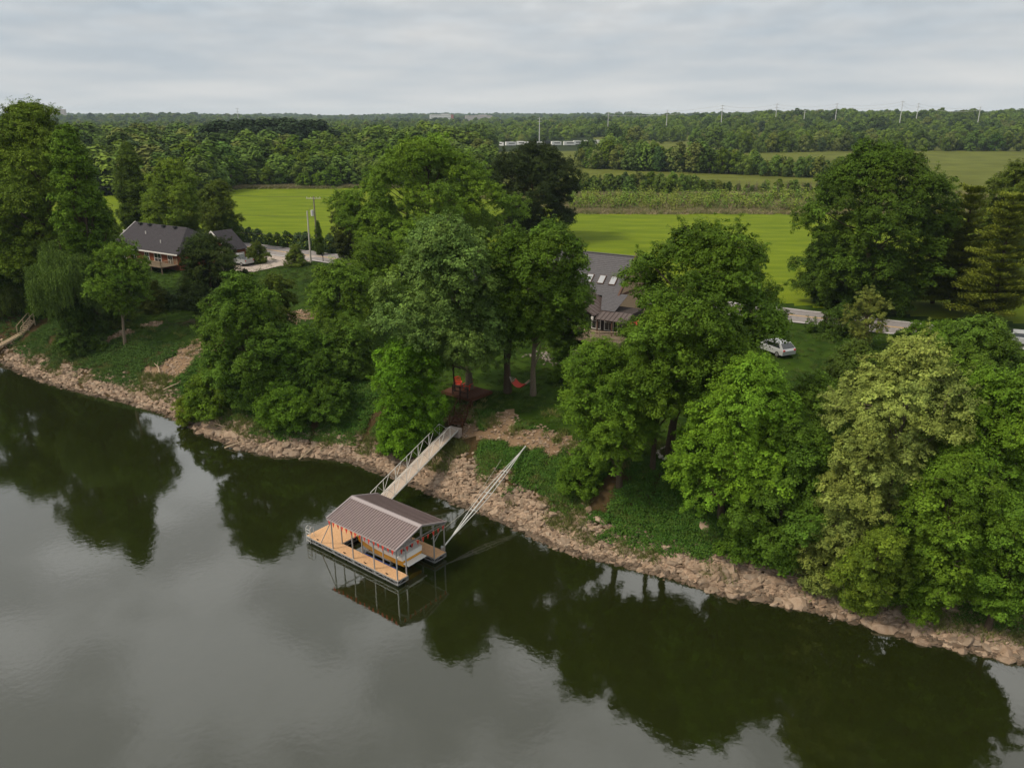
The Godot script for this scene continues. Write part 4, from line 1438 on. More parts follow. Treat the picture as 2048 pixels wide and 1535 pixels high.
	for z in [-1.32, -3.3]:
		var fm := MB.new()
		fm.bar(Vector3(4.9, .62, z), Vector3(7.7, .62, z), .07)
		fm.bar(Vector3(4.9, -.5, z), Vector3(4.9, .62, z), .07, .07, Vector3.RIGHT)
		fm.bar(Vector3(7.7, -.5, z), Vector3(7.7, .62, z), .07, .07, Vector3.RIGHT)
		fm.bar(Vector3(4.9, .05, z), Vector3(7.7, .05, z), .06)
		part("side_frame", fm, M.galv, lift)
		var tm := MB.new()
		tm.tube([Vector3(4.4, -.02, z), Vector3(4.6, -.02, z), Vector3(8.0, -.02, z), Vector3(8.3, -.02, z)], [.12, .26, .26, .12], 10)
		part("tank", tm, M.blue, lift)
	for x in [5.0, 7.6]:
		var cm := MB.new()
		cm.bar(Vector3(x, .3, -1.32), Vector3(x, .3, -3.3), .1)
		part("cross_beam", cm, M.galv, lift)
	for z in [-1.95, -2.7]:
		var cm := MB.new()
		cm.bar(Vector3(4.6, .42, z), Vector3(8.2, .42, z), .12)
		part("bunk", cm, M.wood_grey, lift)
	gangway()
	boom()

func roof_y(z: float) -> float:
	return 3.72 - absf(z + 2.385) * .31

func bunting() -> void:
	for row in [[Vector3(2.85, 2.9, .13), Vector3(9.8, 2.9, .13), 15, "string of red pennants along the near eave of the dock roof"], [Vector3(9.92, 2.86, -.1), Vector3(9.92, 2.86, -4.7), 9, "string of red pennants across the open gable end of the dock"]]:
		var t := thing("pennant_bunting", row[3], "bunting", DOCK_AT, DOCK_TURN)
		var a: Vector3 = row[0]
		var b: Vector3 = row[1]
		var line := MB.new()
		line.bar(a, b, .012)
		part("cord", line, M.rope, t)
		var d := (b - a).normalized()
		var out := Vector3(-d.z, 0, d.x)
		for k in row[2]:
			var p := a.lerp(b, (k + .5) / float(row[2]))
			var mb := MB.new()
			var w := d * .125
			var sway := out * .05 * sin(k * 2.3)
			mb.slab([p - w, p + w, p + Vector3.DOWN * .4 + sway], out * .006)
			part("pennant", mb, M.red, t)

func boat() -> void:
	var t := thing("motor_boat", "yellow and white motor boat in the covered slip", "boat", DOCK_AT, DOCK_TURN)
	var zc := -2.33
	var xs := [3.05, 3.4, 3.95, 4.8, 5.9, 7.0, 8.1, 8.85]
	var beam := [.06, .40, .74, .96, 1.06, 1.08, 1.06, 1.0]
	var sheer := [1.80, 1.74, 1.66, 1.57, 1.49, 1.44, 1.41, 1.40]
	var keel := [1.15, .80, .58, .44, .40, .38, .38, .38]
	var low := MB.new()
	var band := MB.new()
	var gun := MB.new()
	var deck := MB.new()
	for i in xs.size() - 1:
		for s in [1.0, -1.0]:
			var P := []
			for k in [i, i + 1]:
				var x: float = xs[k]
				var bw: float = beam[k]
				var yk: float = keel[k]
				var ys: float = sheer[k]
				P.append([Vector3(x, yk, zc), Vector3(x, lerpf(yk, ys, .16), zc + s * bw * .84), Vector3(x, lerpf(yk, ys, .64), zc + s * bw * .96), Vector3(x, ys - .06, zc + s * bw), Vector3(x, ys, zc + s * (bw + .03)), Vector3(x, ys + .02, zc + s * maxf(bw - .22, 0))])
			for j in 5:
				var into: MB = low if j < 2 else (band if j == 2 else gun)
				var q := [P[0][j], P[0][j + 1], P[1][j + 1], P[1][j]]
				if s > 0: into.quad(q[0], q[1], q[2], q[3])
				else: into.quad(q[3], q[2], q[1], q[0])
	# stern
	var st := xs.size() - 1
	var e: float = xs[st]
	low.quad(Vector3(e, .38, zc), Vector3(e, .54, zc + .84), Vector3(e, 1.03, zc + .96), Vector3(e, 1.03, zc))
	low.quad(Vector3(e, 1.03, zc), Vector3(e, 1.03, zc - .96), Vector3(e, .54, zc - .84), Vector3(e, .38, zc))
	gun.quad(Vector3(e, 1.03, zc - .96), Vector3(e, 1.03, zc + .96), Vector3(e, 1.40, zc + 1.0), Vector3(e, 1.40, zc - 1.0))
	part("hull", low, M.gel_yellow, t)
	part("side_stripe", band, M.gel_white, t)
	part("gunwale", gun, M.gel_white, t)
	# fore deck, cockpit floor, stern platform
	deck.slab([Vector3(3.1, 1.81, zc), Vector3(4.8, 1.60, zc + .72), Vector3(5.3, 1.55, zc + .8), Vector3(5.3, 1.55, zc - .8), Vector3(4.8, 1.60, zc - .72)], Vector3.DOWN * .03)
	part("fore_deck", deck, M.gel_white, t)
	var fl := MB.new()
	fl.box(Vector3(6.9, 1.0, zc), Vector3(3.15, .04, 1.62))
	part("cockpit_floor", fl, M.seat, t)
	var pl := MB.new()
	pl.box(Vector3(8.3, 1.40, zc), Vector3(1.05, .06, 1.7))
	pl.box(Vector3(9.12, .80, zc), Vector3(.5, .07, 1.75))
	part("swim_platform", pl, M.gel_white, t)
	for z in [.45, -.45]:
		var sm := MB.new()
		sm.box(Vector3(6.4, 1.05, zc + z), Vector3(.5, .35, .5))
		sm.box(Vector3(6.68, 1.32, zc + z), Vector3(.12, .5, .5))
		part("seat", sm, M.gel_white, t)
	var bn := MB.new()
	bn.box(Vector3(7.65, 1.08, zc), Vector3(.5, .32, 1.5))
	part("rear_bench", bn, M.seat, t)
	var ws := MB.new()
	ws.slab([Vector3(5.35, 1.64, zc + .78), Vector3(5.62, 2.02, zc + .62), Vector3(5.62, 2.02, zc - .62), Vector3(5.35, 1.64, zc - .78)], Vector3(.02, 0, 0))
	part("windshield", ws, M.glass_dark, t)
	for z in [-.35, .35]:
		var en := MB.new()
		en.box(Vector3(8.4, 1.48, zc + z), Vector3(.16, .1, .1))
		part("stern_fitting", en, M.black, t)

func gangway() -> void:
	var foot := Vector3(-11.35, .62, -54.15)
	var head := Vector3(-5.3, 4.02, -63.9)
	var d := head - foot
	var flat := Vector3(d.x, 0, d.z).normalized()
	var side := Vector3(-flat.z, 0, flat.x)
	var t := thing("gangway", "long pale gangway with truss railings climbing from dock to bank", "gangway", foot)
	var w := .55
	var walk := MB.new()
	var n := 44
	var axis := d.normalized()
	var up := side.cross(axis) * (1.0 if side.cross(axis).y > 0 else -1.0)
	for k in n:
		var p := d * ((k + .5) / n)
		walk.box(p, Vector3(w * 2 - .02, .035, d.length() / n - .008), Basis(side, up, side.cross(up)))
	part("walkway", walk, M.walk, t)
	for s in [-1.0, 1.0]:
		var rail := MB.new()
		var o: Vector3 = side * s * (w + .03)
		var m := 6
		rail.bar(o - up * .06, d + o - up * .06, .06, .1)
		var hr := 1.05
		rail.tube([o + d * .03, o + d * .10 + Vector3.UP * hr, o + d * .9 + Vector3.UP * hr, o + d * .985], [.026, .026, .026, .026], 6)
		for k in m + 1:
			var q := lerpf(.1, .9, float(k) / m)
			rail.bar(o + d * q, o + d * q + Vector3.UP * hr, .04, .04, flat)
			if k < m:
				rail.bar(o + d * q, o + d * lerpf(.1, .9, (k + .5) / m) + Vector3.UP * hr, .022)
				rail.bar(o + d * lerpf(.1, .9, (k + .5) / m) + Vector3.UP * hr, o + d * lerpf(.1, .9, (k + 1.0) / m), .022)
		part("railing", rail, M.white_steel, t)
	var ab := MB.new()
	ab.box(d + Vector3(flat.x * .35, -.45, flat.z * .35), Vector3(1.2, .8, .5), Basis(side, Vector3.UP, side.cross(Vector3.UP)))
	part("abutment", ab, M.concrete, t)

func boom() -> void:
	# three pipes held apart by spreaders, from the dock corner to the slope
	var a := Vector3(-4.95, .75, -49.25)
	var b := at(1.15, -60.0, .55)
	var d := b - a
	var side := Vector3(-d.z, 0, d.x).normalized()
	var up := side.cross(d.normalized())
	if up.y < 0: up = -up
	var t := thing("mooring_boom", "long white three-pipe boom bracing the dock corner against the ivy slope", "mooring boom", a)
	var mid := MB.new()
	mid.tube([Vector3.ZERO, d], [.06, .06], 8)
	part("main_pipe", mid, M.white_steel, t)
	for s in [side * 1.0, side * -1.0]:
		var rod := MB.new()
		rod.tube([d * .06, d * .33 + s * .30, d * .5 + s * .36, d * .72 + s * .24, d * .97], [.03, .03, .03, .03, .03], 6)
		part("stay_rod", rod, M.white_steel, t)
	for q in [.33, .5, .72]:
		var sp := MB.new()
		var w := .30 if q < .4 else (.36 if q < .6 else .24)
		sp.bar(d * q - side * w, d * q + side * w, .04)
		part("spreader", sp, M.white_steel, t)
	var ft := MB.new()
	ft.box(Vector3(-.05, -.1, .05), Vector3(.3, .25, .3))
	part("hinge_plate", ft, M.galv, t)
	var c := MB.new()
	var p0 := Vector3(-6.0, .62, -50.6)
	c.tube([p0, Vector3(-3.4, .75, -55.2), at(-.9, -59.6, .5)], [.012, .012, .012], 5)
	var cable := part("mooring_cable", c, M.rope, self)
	tag(cable, "thin mooring cable from the dock to the rocky bank", "cable")

const ROAD_TURN := -0.5645

# a roof slope given clockwise from above, with rows of shingles that each lap over the next
func shingled(mb: MB, a: Vector3, b: Vector3, d: Vector3, e: Vector3, course := .28) -> void:
	var n := maxi(2, int((e - a).length() / course))
	var up := (e - a).cross(b - a).normalized()
	if up.y < 0: up = -up
	for k in n:
		var q := float(k) / n
		var w := float(k + 1) / n
		mb.slab([a.lerp(e, q), b.lerp(d, q), b.lerp(d, w) + up * .025, a.lerp(e, w) + up * .025], -up * .04)

func window_on(parent: Node3D, c: Vector3, w: float, h: float, out: Vector3, glass: Material = null) -> void:
	var side := Vector3.UP.cross(out).normalized()
	var b := Basis(side, Vector3.UP, out)
	var g := MB.new()
	g.box(c + out * .02, Vector3(w, h, .04), b)
	var pane := part("window", g, M.glass_dark if glass == null else glass, parent)
	var f := MB.new()
	for s in [-1.0, 1.0]:
		f.box(c + side * s * (w * .5 + .04) + out * .04, Vector3(.09, h + .16, .08), b)
		f.box(c + Vector3.UP * s * (h * .5 + .04) + out * .04, Vector3(w + .02, .09, .08), b)
	f.box(c + out * .045, Vector3(.05, h, .05), b)
	f.box(c + out * .043, Vector3(w, .05, .05), b)
	part("frame", f, M.trim, pane)

func rail_fence(mb: MB, a: Vector3, b: Vector3, h := .95) -> void:
	mb.bar(a + Vector3.UP * h, b + Vector3.UP * h, .12, .05)
	mb.bar(a + Vector3.UP * .12, b + Vector3.UP * .12, .05, .07)
	var n := int((b - a).length() / .16)
	for k in n + 1:
		var p := a.lerp(b, float(k) / n)
		mb.bar(p + Vector3.UP * .1, p + Vector3.UP * h, .045, .045, b - a)
	for p in [a, b]:
		mb.bar(p, p + Vector3.UP * (h + .12), .11, .11, b - a)

func build_houses() -> void:
	timber_house()
	brick_house()

func timber_house() -> void:
	var base := 5.6
	var t := thing("timber_house", "stucco and timber house with grey shingle roof behind the trees", "house", Vector3(12.46, base, -93.61), ROAD_TURN)
	var Y := func(y: float) -> float: return y - base
	var ridge := 14.6 - base
	var wall := MB.new()
	wall.box(Vector3(-3.1, (10.4 - base) * .5, -.2), Vector3(11.0, 10.4 - base, 8.8))
	part("wall", wall, M.stucco, t)
	# river-side and road-side slopes
	for s in [1, -1]:
		var rm := MB.new()
		var e := Vector3(0, 10.55 - base, 4.75 * s)
		var a := Vector3(-9.2, ridge, 0)
		var b := Vector3(2.75, ridge, 0)
		if s > 0: shingled(rm, a, b, Vector3(2.75, e.y, e.z), Vector3(-9.2, e.y, e.z))
		else: shingled(rm, b, a, Vector3(-9.2, e.y, e.z), Vector3(2.75, e.y, e.z))
		part("roof", rm, M.shingle, t)
	var cap := MB.new()
	cap.bar(Vector3(-9.2, ridge + .03, 0), Vector3(2.75, ridge + .03, 0), .3, .08)
	part("ridge_cap", cap, M.shingle, t)
	# right gable: stucco triangle with timbers and dark barge boards
	var g := MB.new()
	g.slab([Vector3(2.42, ridge - .25, 0), Vector3(2.42, 10.4 - base, -4.3), Vector3(2.42, 10.4 - base, 4.3)], Vector3(-.2, 0, 0))
	part("gable_wall", g, M.stucco, t)
	for q in [[Vector3(0, 12.55, -2.3), Vector3(0, 12.55, 2.3)], [Vector3(0, 12.55, 0), Vector3(0, 14.3, 0)], [Vector3(0, 12.6, 1.9), Vector3(0, 13.7, .2)], [Vector3(0, 12.6, -1.9), Vector3(0, 13.7, -.2)], [Vector3(0, 10.5, -4.3), Vector3(0, 10.5, 4.3)]]:
		var tm := MB.new()
		var o := Vector3(2.5, -base, 0)
		tm.bar(q[0] + o, q[1] + o, .2, .2, Vector3.RIGHT)
		part("timber", tm, M.timber, t)
	for s in [1, -1]:
		var bm := MB.new()
		bm.bar(Vector3(2.85, ridge + .28, 0), Vector3(2.85, 10.35 - base, 5.0 * s), .22, .34)
		part("barge_board", bm, M.timber, t)
	# skylights
	for u in [-3.3, -1.75, -.15, 1.35]:
		var y := ridge - 3.05 * .853
		var slope := Vector3(0, -.853, 1).normalized()
		var up := Vector3(0, 1, .853).normalized()
		var f := MB.new()
		f.box(Vector3(u, y, 3.05) + up * .06, Vector3(.82, .14, 1.25), Basis(Vector3.RIGHT, up, Vector3.RIGHT.cross(up)))
		var fo := part("skylight", f, M.timber, t)
		var p := MB.new()
		p.box(Vector3(u, y, 3.05) + up * .14, Vector3(.68, .03, 1.1), Basis(Vector3.RIGHT, up, Vector3.RIGHT.cross(up)))
		part("pane", p, M.skylight, fo)
	# lower shingle roof and metal roofs of the porch
	var lr := MB.new()
	shingled(lr, Vector3(.6, 10.9 - base, 4.35), Vector3(3.9, 10.9 - base, 4.35), Vector3(3.9, 9.62 - base, 7.9), Vector3(2.2, 9.62 - base, 7.9))
	part("lower_roof", lr, M.shingle, t)
	var mg := MB.new()
	var r0 := Vector3(-1.0, 11.2 - base, 3.6)
	var r1 := Vector3(-1.0, 11.0 - base, 9.6)
	mg.slab([r0, Vector3(2.2, 9.5 - base, 3.6), Vector3(2.2, 9.3 - base, 9.6), r1], Vector3.DOWN * .08)
	mg.slab([r1, Vector3(-4.2, 9.3 - base, 9.6), Vector3(-4.2, 9.5 - base, 3.6), r0], Vector3.DOWN * .08)
	for k in 9:
		var z := 3.7 + k * .72
		var y := lerpf(11.2, 11.0, k / 8.0) - base
		mg.bar(Vector3(-1, y + .03, z), Vector3(2.2, y - 1.67, z), .04, .05)
		mg.bar(Vector3(-1, y + .03, z), Vector3(-4.2, y - 1.67, z), .04, .05)
	part("porch_gable_roof", mg, M.brown_tin, t)
	var pm := MB.new()
	pm.slab([Vector3(2.3, 9.6 - base, 7.75), Vector3(6.0, 9.6 - base, 7.75), Vector3(6.3, 8.98 - base, 9.6), Vector3(2.3, 8.98 - base, 9.6)], Vector3.DOWN * .06)
	for k in 8:
		var u := 2.4 + k * .52
		pm.bar(Vector3(u, 9.63 - base, 7.75), Vector3(u, 9.01 - base, 9.6), .04, .05)
	part("porch_roof", pm, M.brown_tin, t)
	# porch body
	var dw := MB.new()
	dw.box(Vector3(1.0, 8.3 - base, 6.0), Vector3(9.6, 2.3, 3.4))
	part("porch_wall", dw, M.dark_wall, t)
	for u in [-2.6, -.6, 1.6, 3.2, 4.8]:
		window_on(t, Vector3(u, 8.25 - base, 7.72), 1.0, 1.75, Vector3.BACK)
	for u in [2.5, 4.3, 6.0]:
		var c := MB.new()
		c.bar(Vector3(u, 7.2 - base, 9.35), Vector3(u, 9.0 - base, 9.35), .14, .14, Vector3.RIGHT)
		part("porch_post", c, M.timber, t)
	var la := MB.new()
	la.box(Vector3(2.0, 9.0 - base, 9.62), Vector3(.22, .34, .22))
	part("lantern", la, M.trim, t)
	# deck on posts
	var dk := MB.new()
	boards_x(dk, -3.6, 6.4, 7.75, 11.75, 7.2 - base, .16)
	part("deck_floor", dk, M.wood_grey, t)
	var jo := MB.new()
	jo.bar(Vector3(-3.6, 7.0 - base, 11.7), Vector3(6.4, 7.0 - base, 11.7), .06, .28)
	jo.bar(Vector3(6.35, 7.0 - base, 7.8), Vector3(6.35, 7.0 - base, 11.7), .06, .28)
	part("deck_beam", jo, M.wood_grey, t)
	for q in [[Vector3(-3.55, 0, 11.7), Vector3(3.9, 0, 11.7)], [Vector3(3.9, 0, 11.7), Vector3(6.35, 0, 10.4)], [Vector3(6.35, 0, 10.4), Vector3(6.35, 0, 7.9)]]:
		var rm := MB.new()
		rail_fence(rm, q[0] + Vector3.UP * (7.2 - base), q[1] + Vector3.UP * (7.2 - base))
		part("deck_railing", rm, M.wood_pale, t)
	for u in [-3.4, 0.0, 3.2, 6.2]:
		for z in [8.4, 11.5]:
			var c := MB.new()
			c.bar(Vector3(u, -.8, z), Vector3(u, 7.15 - base, z), .18, .18, Vector3.RIGHT)
			part("deck_post", c, M.wood_grey, t)
	# red parasol on the deck
	var place := t.transform * Vector3(7.2, 7.2 - base, 8.6)
	var um := thing("patio_umbrella", "red patio umbrella at the right end of the house deck", "umbrella", Vector3(place.x, ground(place.x, place.z), place.z))
	var pole := MB.new()
	pole.tube([Vector3(0, 0, 0), Vector3(0, 3.1, 0)], [.03, .03], 6)
	part("pole", pole, M.wood_brown, um)
	var cn := MB.new()
	for k in 8:
		var a := TAU * k / 8
		var b := TAU * (k + 1) / 8
		cn.slab([Vector3(0, 3.15, 0), Vector3(cos(b), 2.7, sin(b)), Vector3(cos(a), 2.7, sin(a))], Vector3.DOWN * .015)
	part("canopy", cn, M.red_cloth, um)

func brick_house() -> void:
	var base := 5.9
	var t := thing("brick_house", "low brick house with charcoal shingle roof at left", "house", Vector3(-61.75, base, -137.83), ROAD_TURN)
	var rg := 12.6 - base
	var ev := 9.0 - base
	var w := MB.new()
	w.box(Vector3(1.8, ev * .5, 0), Vector3(18.0, ev, 9.8))
	part("wall", w, M.brick, t)
	var s1 := MB.new()
	shingled(s1, Vector3(-7.6, rg, 0), Vector3(7.1, rg, 0), Vector3(11.4, ev, 5.5), Vector3(-7.6, ev, 5.5))
	part("roof", s1, M.shingle_dark, t)
	var s2 := MB.new()
	shingled(s2, Vector3(7.1, rg, 0), Vector3(-7.6, rg, 0), Vector3(-7.6, ev, -5.5), Vector3(11.4, ev, -5.5))
	part("roof", s2, M.shingle_dark, t)
	var s3 := MB.new()
	shingled(s3, Vector3(7.1, rg, .01), Vector3(7.1, rg, -.01), Vector3(11.4, ev, -5.5), Vector3(11.4, ev, 5.5))
	part("roof", s3, M.shingle_dark, t)
	var gw := MB.new()
	gw.slab([Vector3(-7.2, rg - .2, 0), Vector3(-7.2, ev, 4.9), Vector3(-7.2, ev, -4.9)], Vector3(.2, 0, 0))
	part("gable_wall", gw, M.brick, t)
	for q in [[Vector3(-7.65, ev - .05, 5.52), Vector3(11.4, ev - .05, 5.52)], [Vector3(-7.65, rg + .02, 0), Vector3(-7.65, ev - .03, 5.5)], [Vector3(-7.65, rg + .02, 0), Vector3(-7.65, ev - .03, -5.5)]]:
		var f := MB.new()
		f.bar(q[0], q[1], .08, .2)
		part("gutter", f, M.trim, t)
	# roof vents
	for u in [-5.3, -2.6, 1.4, 4.6]:
		var v := MB.new()
		v.box(Vector3(u, rg - .12, .55), Vector3(.5, .28, .5))
		v.box(Vector3(u, rg + .05, .55), Vector3(.6, .05, .6))
		part("roof_vent", v, M.black, t)
	for q in [[-1.5, 2.2], [4.6, 3.6]]:
		var v := MB.new()
		v.tube([Vector3(q[0], rg - q[1] * .655 - .1, q[1]), Vector3(q[0], rg - q[1] * .655 + .45, q[1])], [.09, .09], 8)
		part("roof_pipe", v, M.trim, t)
	# garage wing with a gable towards the river
	var gx := 11.2
	var gr := 12.0 - base
	var wg := MB.new()
	wg.box(Vector3(gx, ev * .5, -3.9), Vector3(6.8, ev, 3.6))
	part("garage_wall", wg, M.brick, t)
	var gg := MB.new()
	gg.slab([Vector3(gx, gr - .15, -2.08), Vector3(gx + 3.4, ev, -2.08), Vector3(gx - 3.4, ev, -2.08)], Vector3(0, 0, -.2))
	part("garage_gable", gg, M.brick, t)
	for s in [1, -1]:
		var rm := MB.new()
		var a := Vector3(gx, gr, -1.7)
		var b := Vector3(gx, gr, -5.9)
		var o := Vector3(3.85 * s, ev - gr, 0)
		if s > 0: shingled(rm, b, a, a + o, b + o)
		else: shingled(rm, a, b, b + o, a + o)
		part("garage_roof", rm, M.shingle_dark, t)
		var f := MB.new()
		f.bar(a + Vector3(0, .03, .04), a + o + Vector3(0, .03, .04), .08, .22)
		part("rake_board", f, M.trim, t)
	window_on(t, Vector3(gx + 2.0, 2.1, -2.08), .8, 1.2, Vector3.BACK)
	var gd := MB.new()
	gd.box(Vector3(gx + 3.42, 1.35, -3.9), Vector3(.06, 2.3, 2.9))
	part("garage_door", gd, M.trim, t)
	for u in [-4.5, -1.5, 2.2, 5.2, 8.6]:
		window_on(t, Vector3(u, 1.95, 4.9), 1.1 if u != 5.2 else 1.8, 1.5 if u != 5.2 else 2.0, Vector3.BACK)
	# back deck
	var dk := MB.new()
	boards_x(dk, 2.0, 10.6, 5.0, 8.2, 1.35, .16)
	part("deck_floor", dk, M.wood_grey, t)
	for q in [[Vector3(2.0, 1.35, 8.15), Vector3(10.6, 1.35, 8.15)], [Vector3(10.6, 1.35, 8.15), Vector3(10.6, 1.35, 5.1)]]:
		var rm := MB.new()
		rail_fence(rm, q[0], q[1])
		part("deck_railing", rm, M.wood_pale, t)
	for u in [2.1, 4.9, 7.7, 10.5]:
		var c := MB.new()
		c.bar(Vector3(u, -1.2, 8.0), Vector3(u, 1.3, 8.0), .14, .14, Vector3.RIGHT)
		part("deck_post", c, M.wood_grey, t)

# ---- things in the yards ----
func build_yard_things() -> void:
	var r := RandomNumberGenerator.new()
	r.seed = 19
	# wooden platform above the gangway
	var pb := at(-4.4, -70.2)
	var pl := thing("wooden_platform", "brown wooden platform on the lawn above the gangway", "platform", Vector3(pb.x, pb.y, pb.z), ROAD_TURN - .12)
	for k in 26:
		var mb := MB.new()
		mb.box(Vector3(-1.75 + k * .146, .46, 0), Vector3(.135, .045, 3.0))
		part("plank", mb, M.wood_red, pl)
	var fr := MB.new()
	for z in [-1.5, 1.5]:
		fr.bar(Vector3(-1.85, .32, z), Vector3(2.0, .32, z), .08, .22)
	for x in [-1.85, 2.0]:
		fr.bar(Vector3(x, .32, -1.5), Vector3(x, .32, 1.5), .08, .22)
	part("frame", fr, M.wood_brown, pl)
	for q in [[-1.7, 1.4], [1.85, 1.4], [-1.7, -1.4], [1.85, -1.4]]:
		var c := MB.new()
		c.bar(Vector3(q[0], -.9, q[1]), Vector3(q[0], .3, q[1]), .14, .14, Vector3.RIGHT)
		part("leg", c, M.wood_brown, pl)
	for q in [[.55, 1.45], [1.5, 1.45], [-.4, 1.45]]:
		var c := MB.new()
		c.bar(Vector3(q[0], .3, q[1]), Vector3(q[0], 1.4, q[1]), .1, .1, Vector3.RIGHT)
		part("rail_post", c, M.wood_dark, pl)
	var rl := MB.new()
	rl.bar(Vector3(-.4, 1.35, 1.45), Vector3(1.5, 1.35, 1.45), .09, .06)
	rl.bar(Vector3(-.4, .9, 1.45), Vector3(1.5, .9, 1.45), .05, .08)
	part("rail", rl, M.wood_dark, pl)
	# red chairs
	for k in 2:
		var p := pl.transform * Vector3(-1.3 + k * 1.15, .49, -.2 - .25 * k)
		var ch := thing("adirondack_chair", ["red slatted garden chair at the left corner of the platform", "red slatted garden chair nearer the middle of the platform"][k], "chair", p, ROAD_TURN + .6 - k * .5, "red garden chairs on the platform")
		for j in 5:
			var mb := MB.new()
			mb.bar(Vector3(-.24 + j * .12, .3, -.15), Vector3(-.26 + j * .13, 1.02 - .03 * absf(j - 2), -.42), .1, .03, Vector3.BACK)
			part("back_slat", mb, M.red, ch)
		for j in 4:
			var mb := MB.new()
			mb.box(Vector3(0, .36 - j * .025 + .02, .3 - j * .13), Vector3(.56, .025, .11))
			part("seat_slat", mb, M.red, ch)
		for s in [-1, 1]:
			var mb := MB.new()
			mb.box(Vector3(s * .36, .56, .05), Vector3(.13, .03, .7))
			part("armrest", mb, M.red, ch)
			var lg := MB.new()
			lg.bar(Vector3(s * .31, 0, .32), Vector3(s * .31, .56, .32), .06, .06, Vector3.RIGHT)
			lg.bar(Vector3(s * .31, 0, -.5), Vector3(s * .31, .38, .3), .05, .1, Vector3.RIGHT)
			part("leg", lg, M.red, ch)
	# steps from platform to gangway
	var st0 := at(-4.3, -68.3, .15)
	var st1 := Vector3(-5.05, 4.0, -64.6)
	var st := thing("bank_stairs", "dark wooden steps between the platform and the gangway head", "stairs", st1)
	var dd := st0 - st1
	var fl := Vector3(dd.x, 0, dd.z).normalized()
	var sd := Vector3(-fl.z, 0, fl.x)
	for k in 8:
		var mb := MB.new()
		mb.box(dd * ((k + .5) / 8.0) + Vector3.UP * .1, Vector3(1.1, .05, .3), Basis(sd, Vector3.UP, sd.cross(Vector3.UP)))
		part("tread", mb, M.wood_brown, st)
	for s in [-1, 1]:
		var mb := MB.new()
		mb.bar(sd * s * .55, dd + sd * s * .55, .06, .26)
		part("stringer", mb, M.wood_brown, st)
		var hb := MB.new()
		hb.bar(sd * s * .6 + Vector3.UP * .9, dd + sd * s * .6 + Vector3.UP * .95, .06, .06)
		for q in [0.02, .5, .98]:
			hb.bar(dd * q + sd * s * .6 - Vector3.UP * .2, dd * q + sd * s * .6 + Vector3.UP * .95, .08, .08, fl)
		part("handrail", hb, M.wood_brown, st)
	# hammock between its two trees
	var ha := at(-.25, -70.3, 1.75)
	var hb2 := at(1.75, -69.5, 1.55)
	hammock(ha, hb2)
	# cut stump
	var sp := thing("tree_stump", "forked stump with pale cut limb below the house deck", "stump", at(5.9, -72.2))
	var sm := MB.new()
	sm.tube([Vector3(0, -.3, 0), Vector3(0, .5, 0), Vector3(.1, 1.3, 0)], [.42, .34, .28], 9)
	part("trunk", sm, M.bark, sp)
	var s2 := MB.new()
	s2.tube([Vector3(.1, 1.1, 0), Vector3(.45, 1.6, 0), Vector3(.9, 2.0, .1)], [.2, .15, .13], 8)
	part("limb", s2, M.wood_pale, sp)
	# stone ring at the lawn tree
	var ring := thing("stone_ring", "ring of pale stones round the trunk on the lawn", "stone ring", at(12.7, -56.8))
	var shape := stone_mesh(r, .6)
	for k in 14:
		var a := TAU * k / 14
		var x := 12.7 + cos(a) * .95
		var z := -56.8 + sin(a) * .95
		var o := inst("stone", shape, M.stone_pale, ring, Transform3D(Basis.from_euler(Vector3(0, a * 3, .2)).scaled(Vector3.ONE * r.randf_range(.25, .38)), Vector3(cos(a) * .95, ground(x, z) - ground(12.7, -56.8) + .06, sin(a) * .95)))
	# pale gravel and rocks under the house deck
	var gv := []
	var gc := []
	for k in 900:
		var e := Vector2(r.randfn() * 1.9, r.randfn() * 1.0)
		var x := 7.0 + e.x
		var z := -79.2 + e.y + e.x * .25
		gv.append(Transform3D(Basis.from_euler(Vector3(0, r.randf() * TAU, r.randf_range(-.4, .4))).scaled(Vector3.ONE * r.randf_range(.1, .32)), at(x, z, .04)))
		gc.append(Color(.55, .55, .58) * r.randf_range(.6, 1.15))
	var gr := scatter("gravel", shape, M.stone, self, gv, gc)
	tag(gr, "pale grey stones under the house deck", "gravel", "", "stuff")
	# wooden steps and walk at the left edge
	var ws := thing("wooden_walkway", "weathered plank walkway with handrails at the left edge", "walkway", at(-67.0, -100.6))
	var a0 := Vector3(-2.6, -.9, 2.2)
	var a1 := Vector3(.4, .75, -.6)
	var a2 := Vector3(1.5, 2.35, -2.1)
	var dirs := [[a0, a1, 16], [a1, a2, 8]]
	for q in dirs:
		var e: Vector3 = q[1] - q[0]
		var f2 := Vector3(e.x, 0, e.z).normalized()
		var s3 := Vector3(-f2.z, 0, f2.x)
		for k in q[2]:
			var mb := MB.new()
			mb.box(q[0] + e * ((k + .5) / q[2]), Vector3(1.3, .05, e.length() / q[2] * .92), Basis(s3, Vector3.UP, s3.cross(Vector3.UP)))
			part("plank", mb, M.wood_pale, ws)
		for s in [-1, 1]:
			var mb := MB.new()
			mb.bar(q[0] + s3 * s * .6 - Vector3.UP * .12, q[1] + s3 * s * .6 - Vector3.UP * .12, .07, .2)
			part("stringer", mb, M.wood_pale, ws)
	var e2 := a2 - a1
	var f3 := Vector3(e2.x, 0, e2.z).normalized()
	var s4 := Vector3(-f3.z, 0, f3.x)
	for s in [-1, 1]:
		var mb := MB.new()
		mb.bar(a1 + s4 * s * .65 + Vector3.UP * 1.0, a2 + s4 * s * .65 + Vector3.UP * 1.0, .1, .06)
		for q in [0.0, .5, 1.0]:
			mb.bar(a1 + e2 * q + s4 * s * .65 - Vector3.UP * 1.0, a1 + e2 * q + s4 * s * .65 + Vector3.UP * 1.0, .1, .1, f3)
		part("handrail", mb, M.wood_pale, ws)
	# utility poles and their wires
	var tops := []
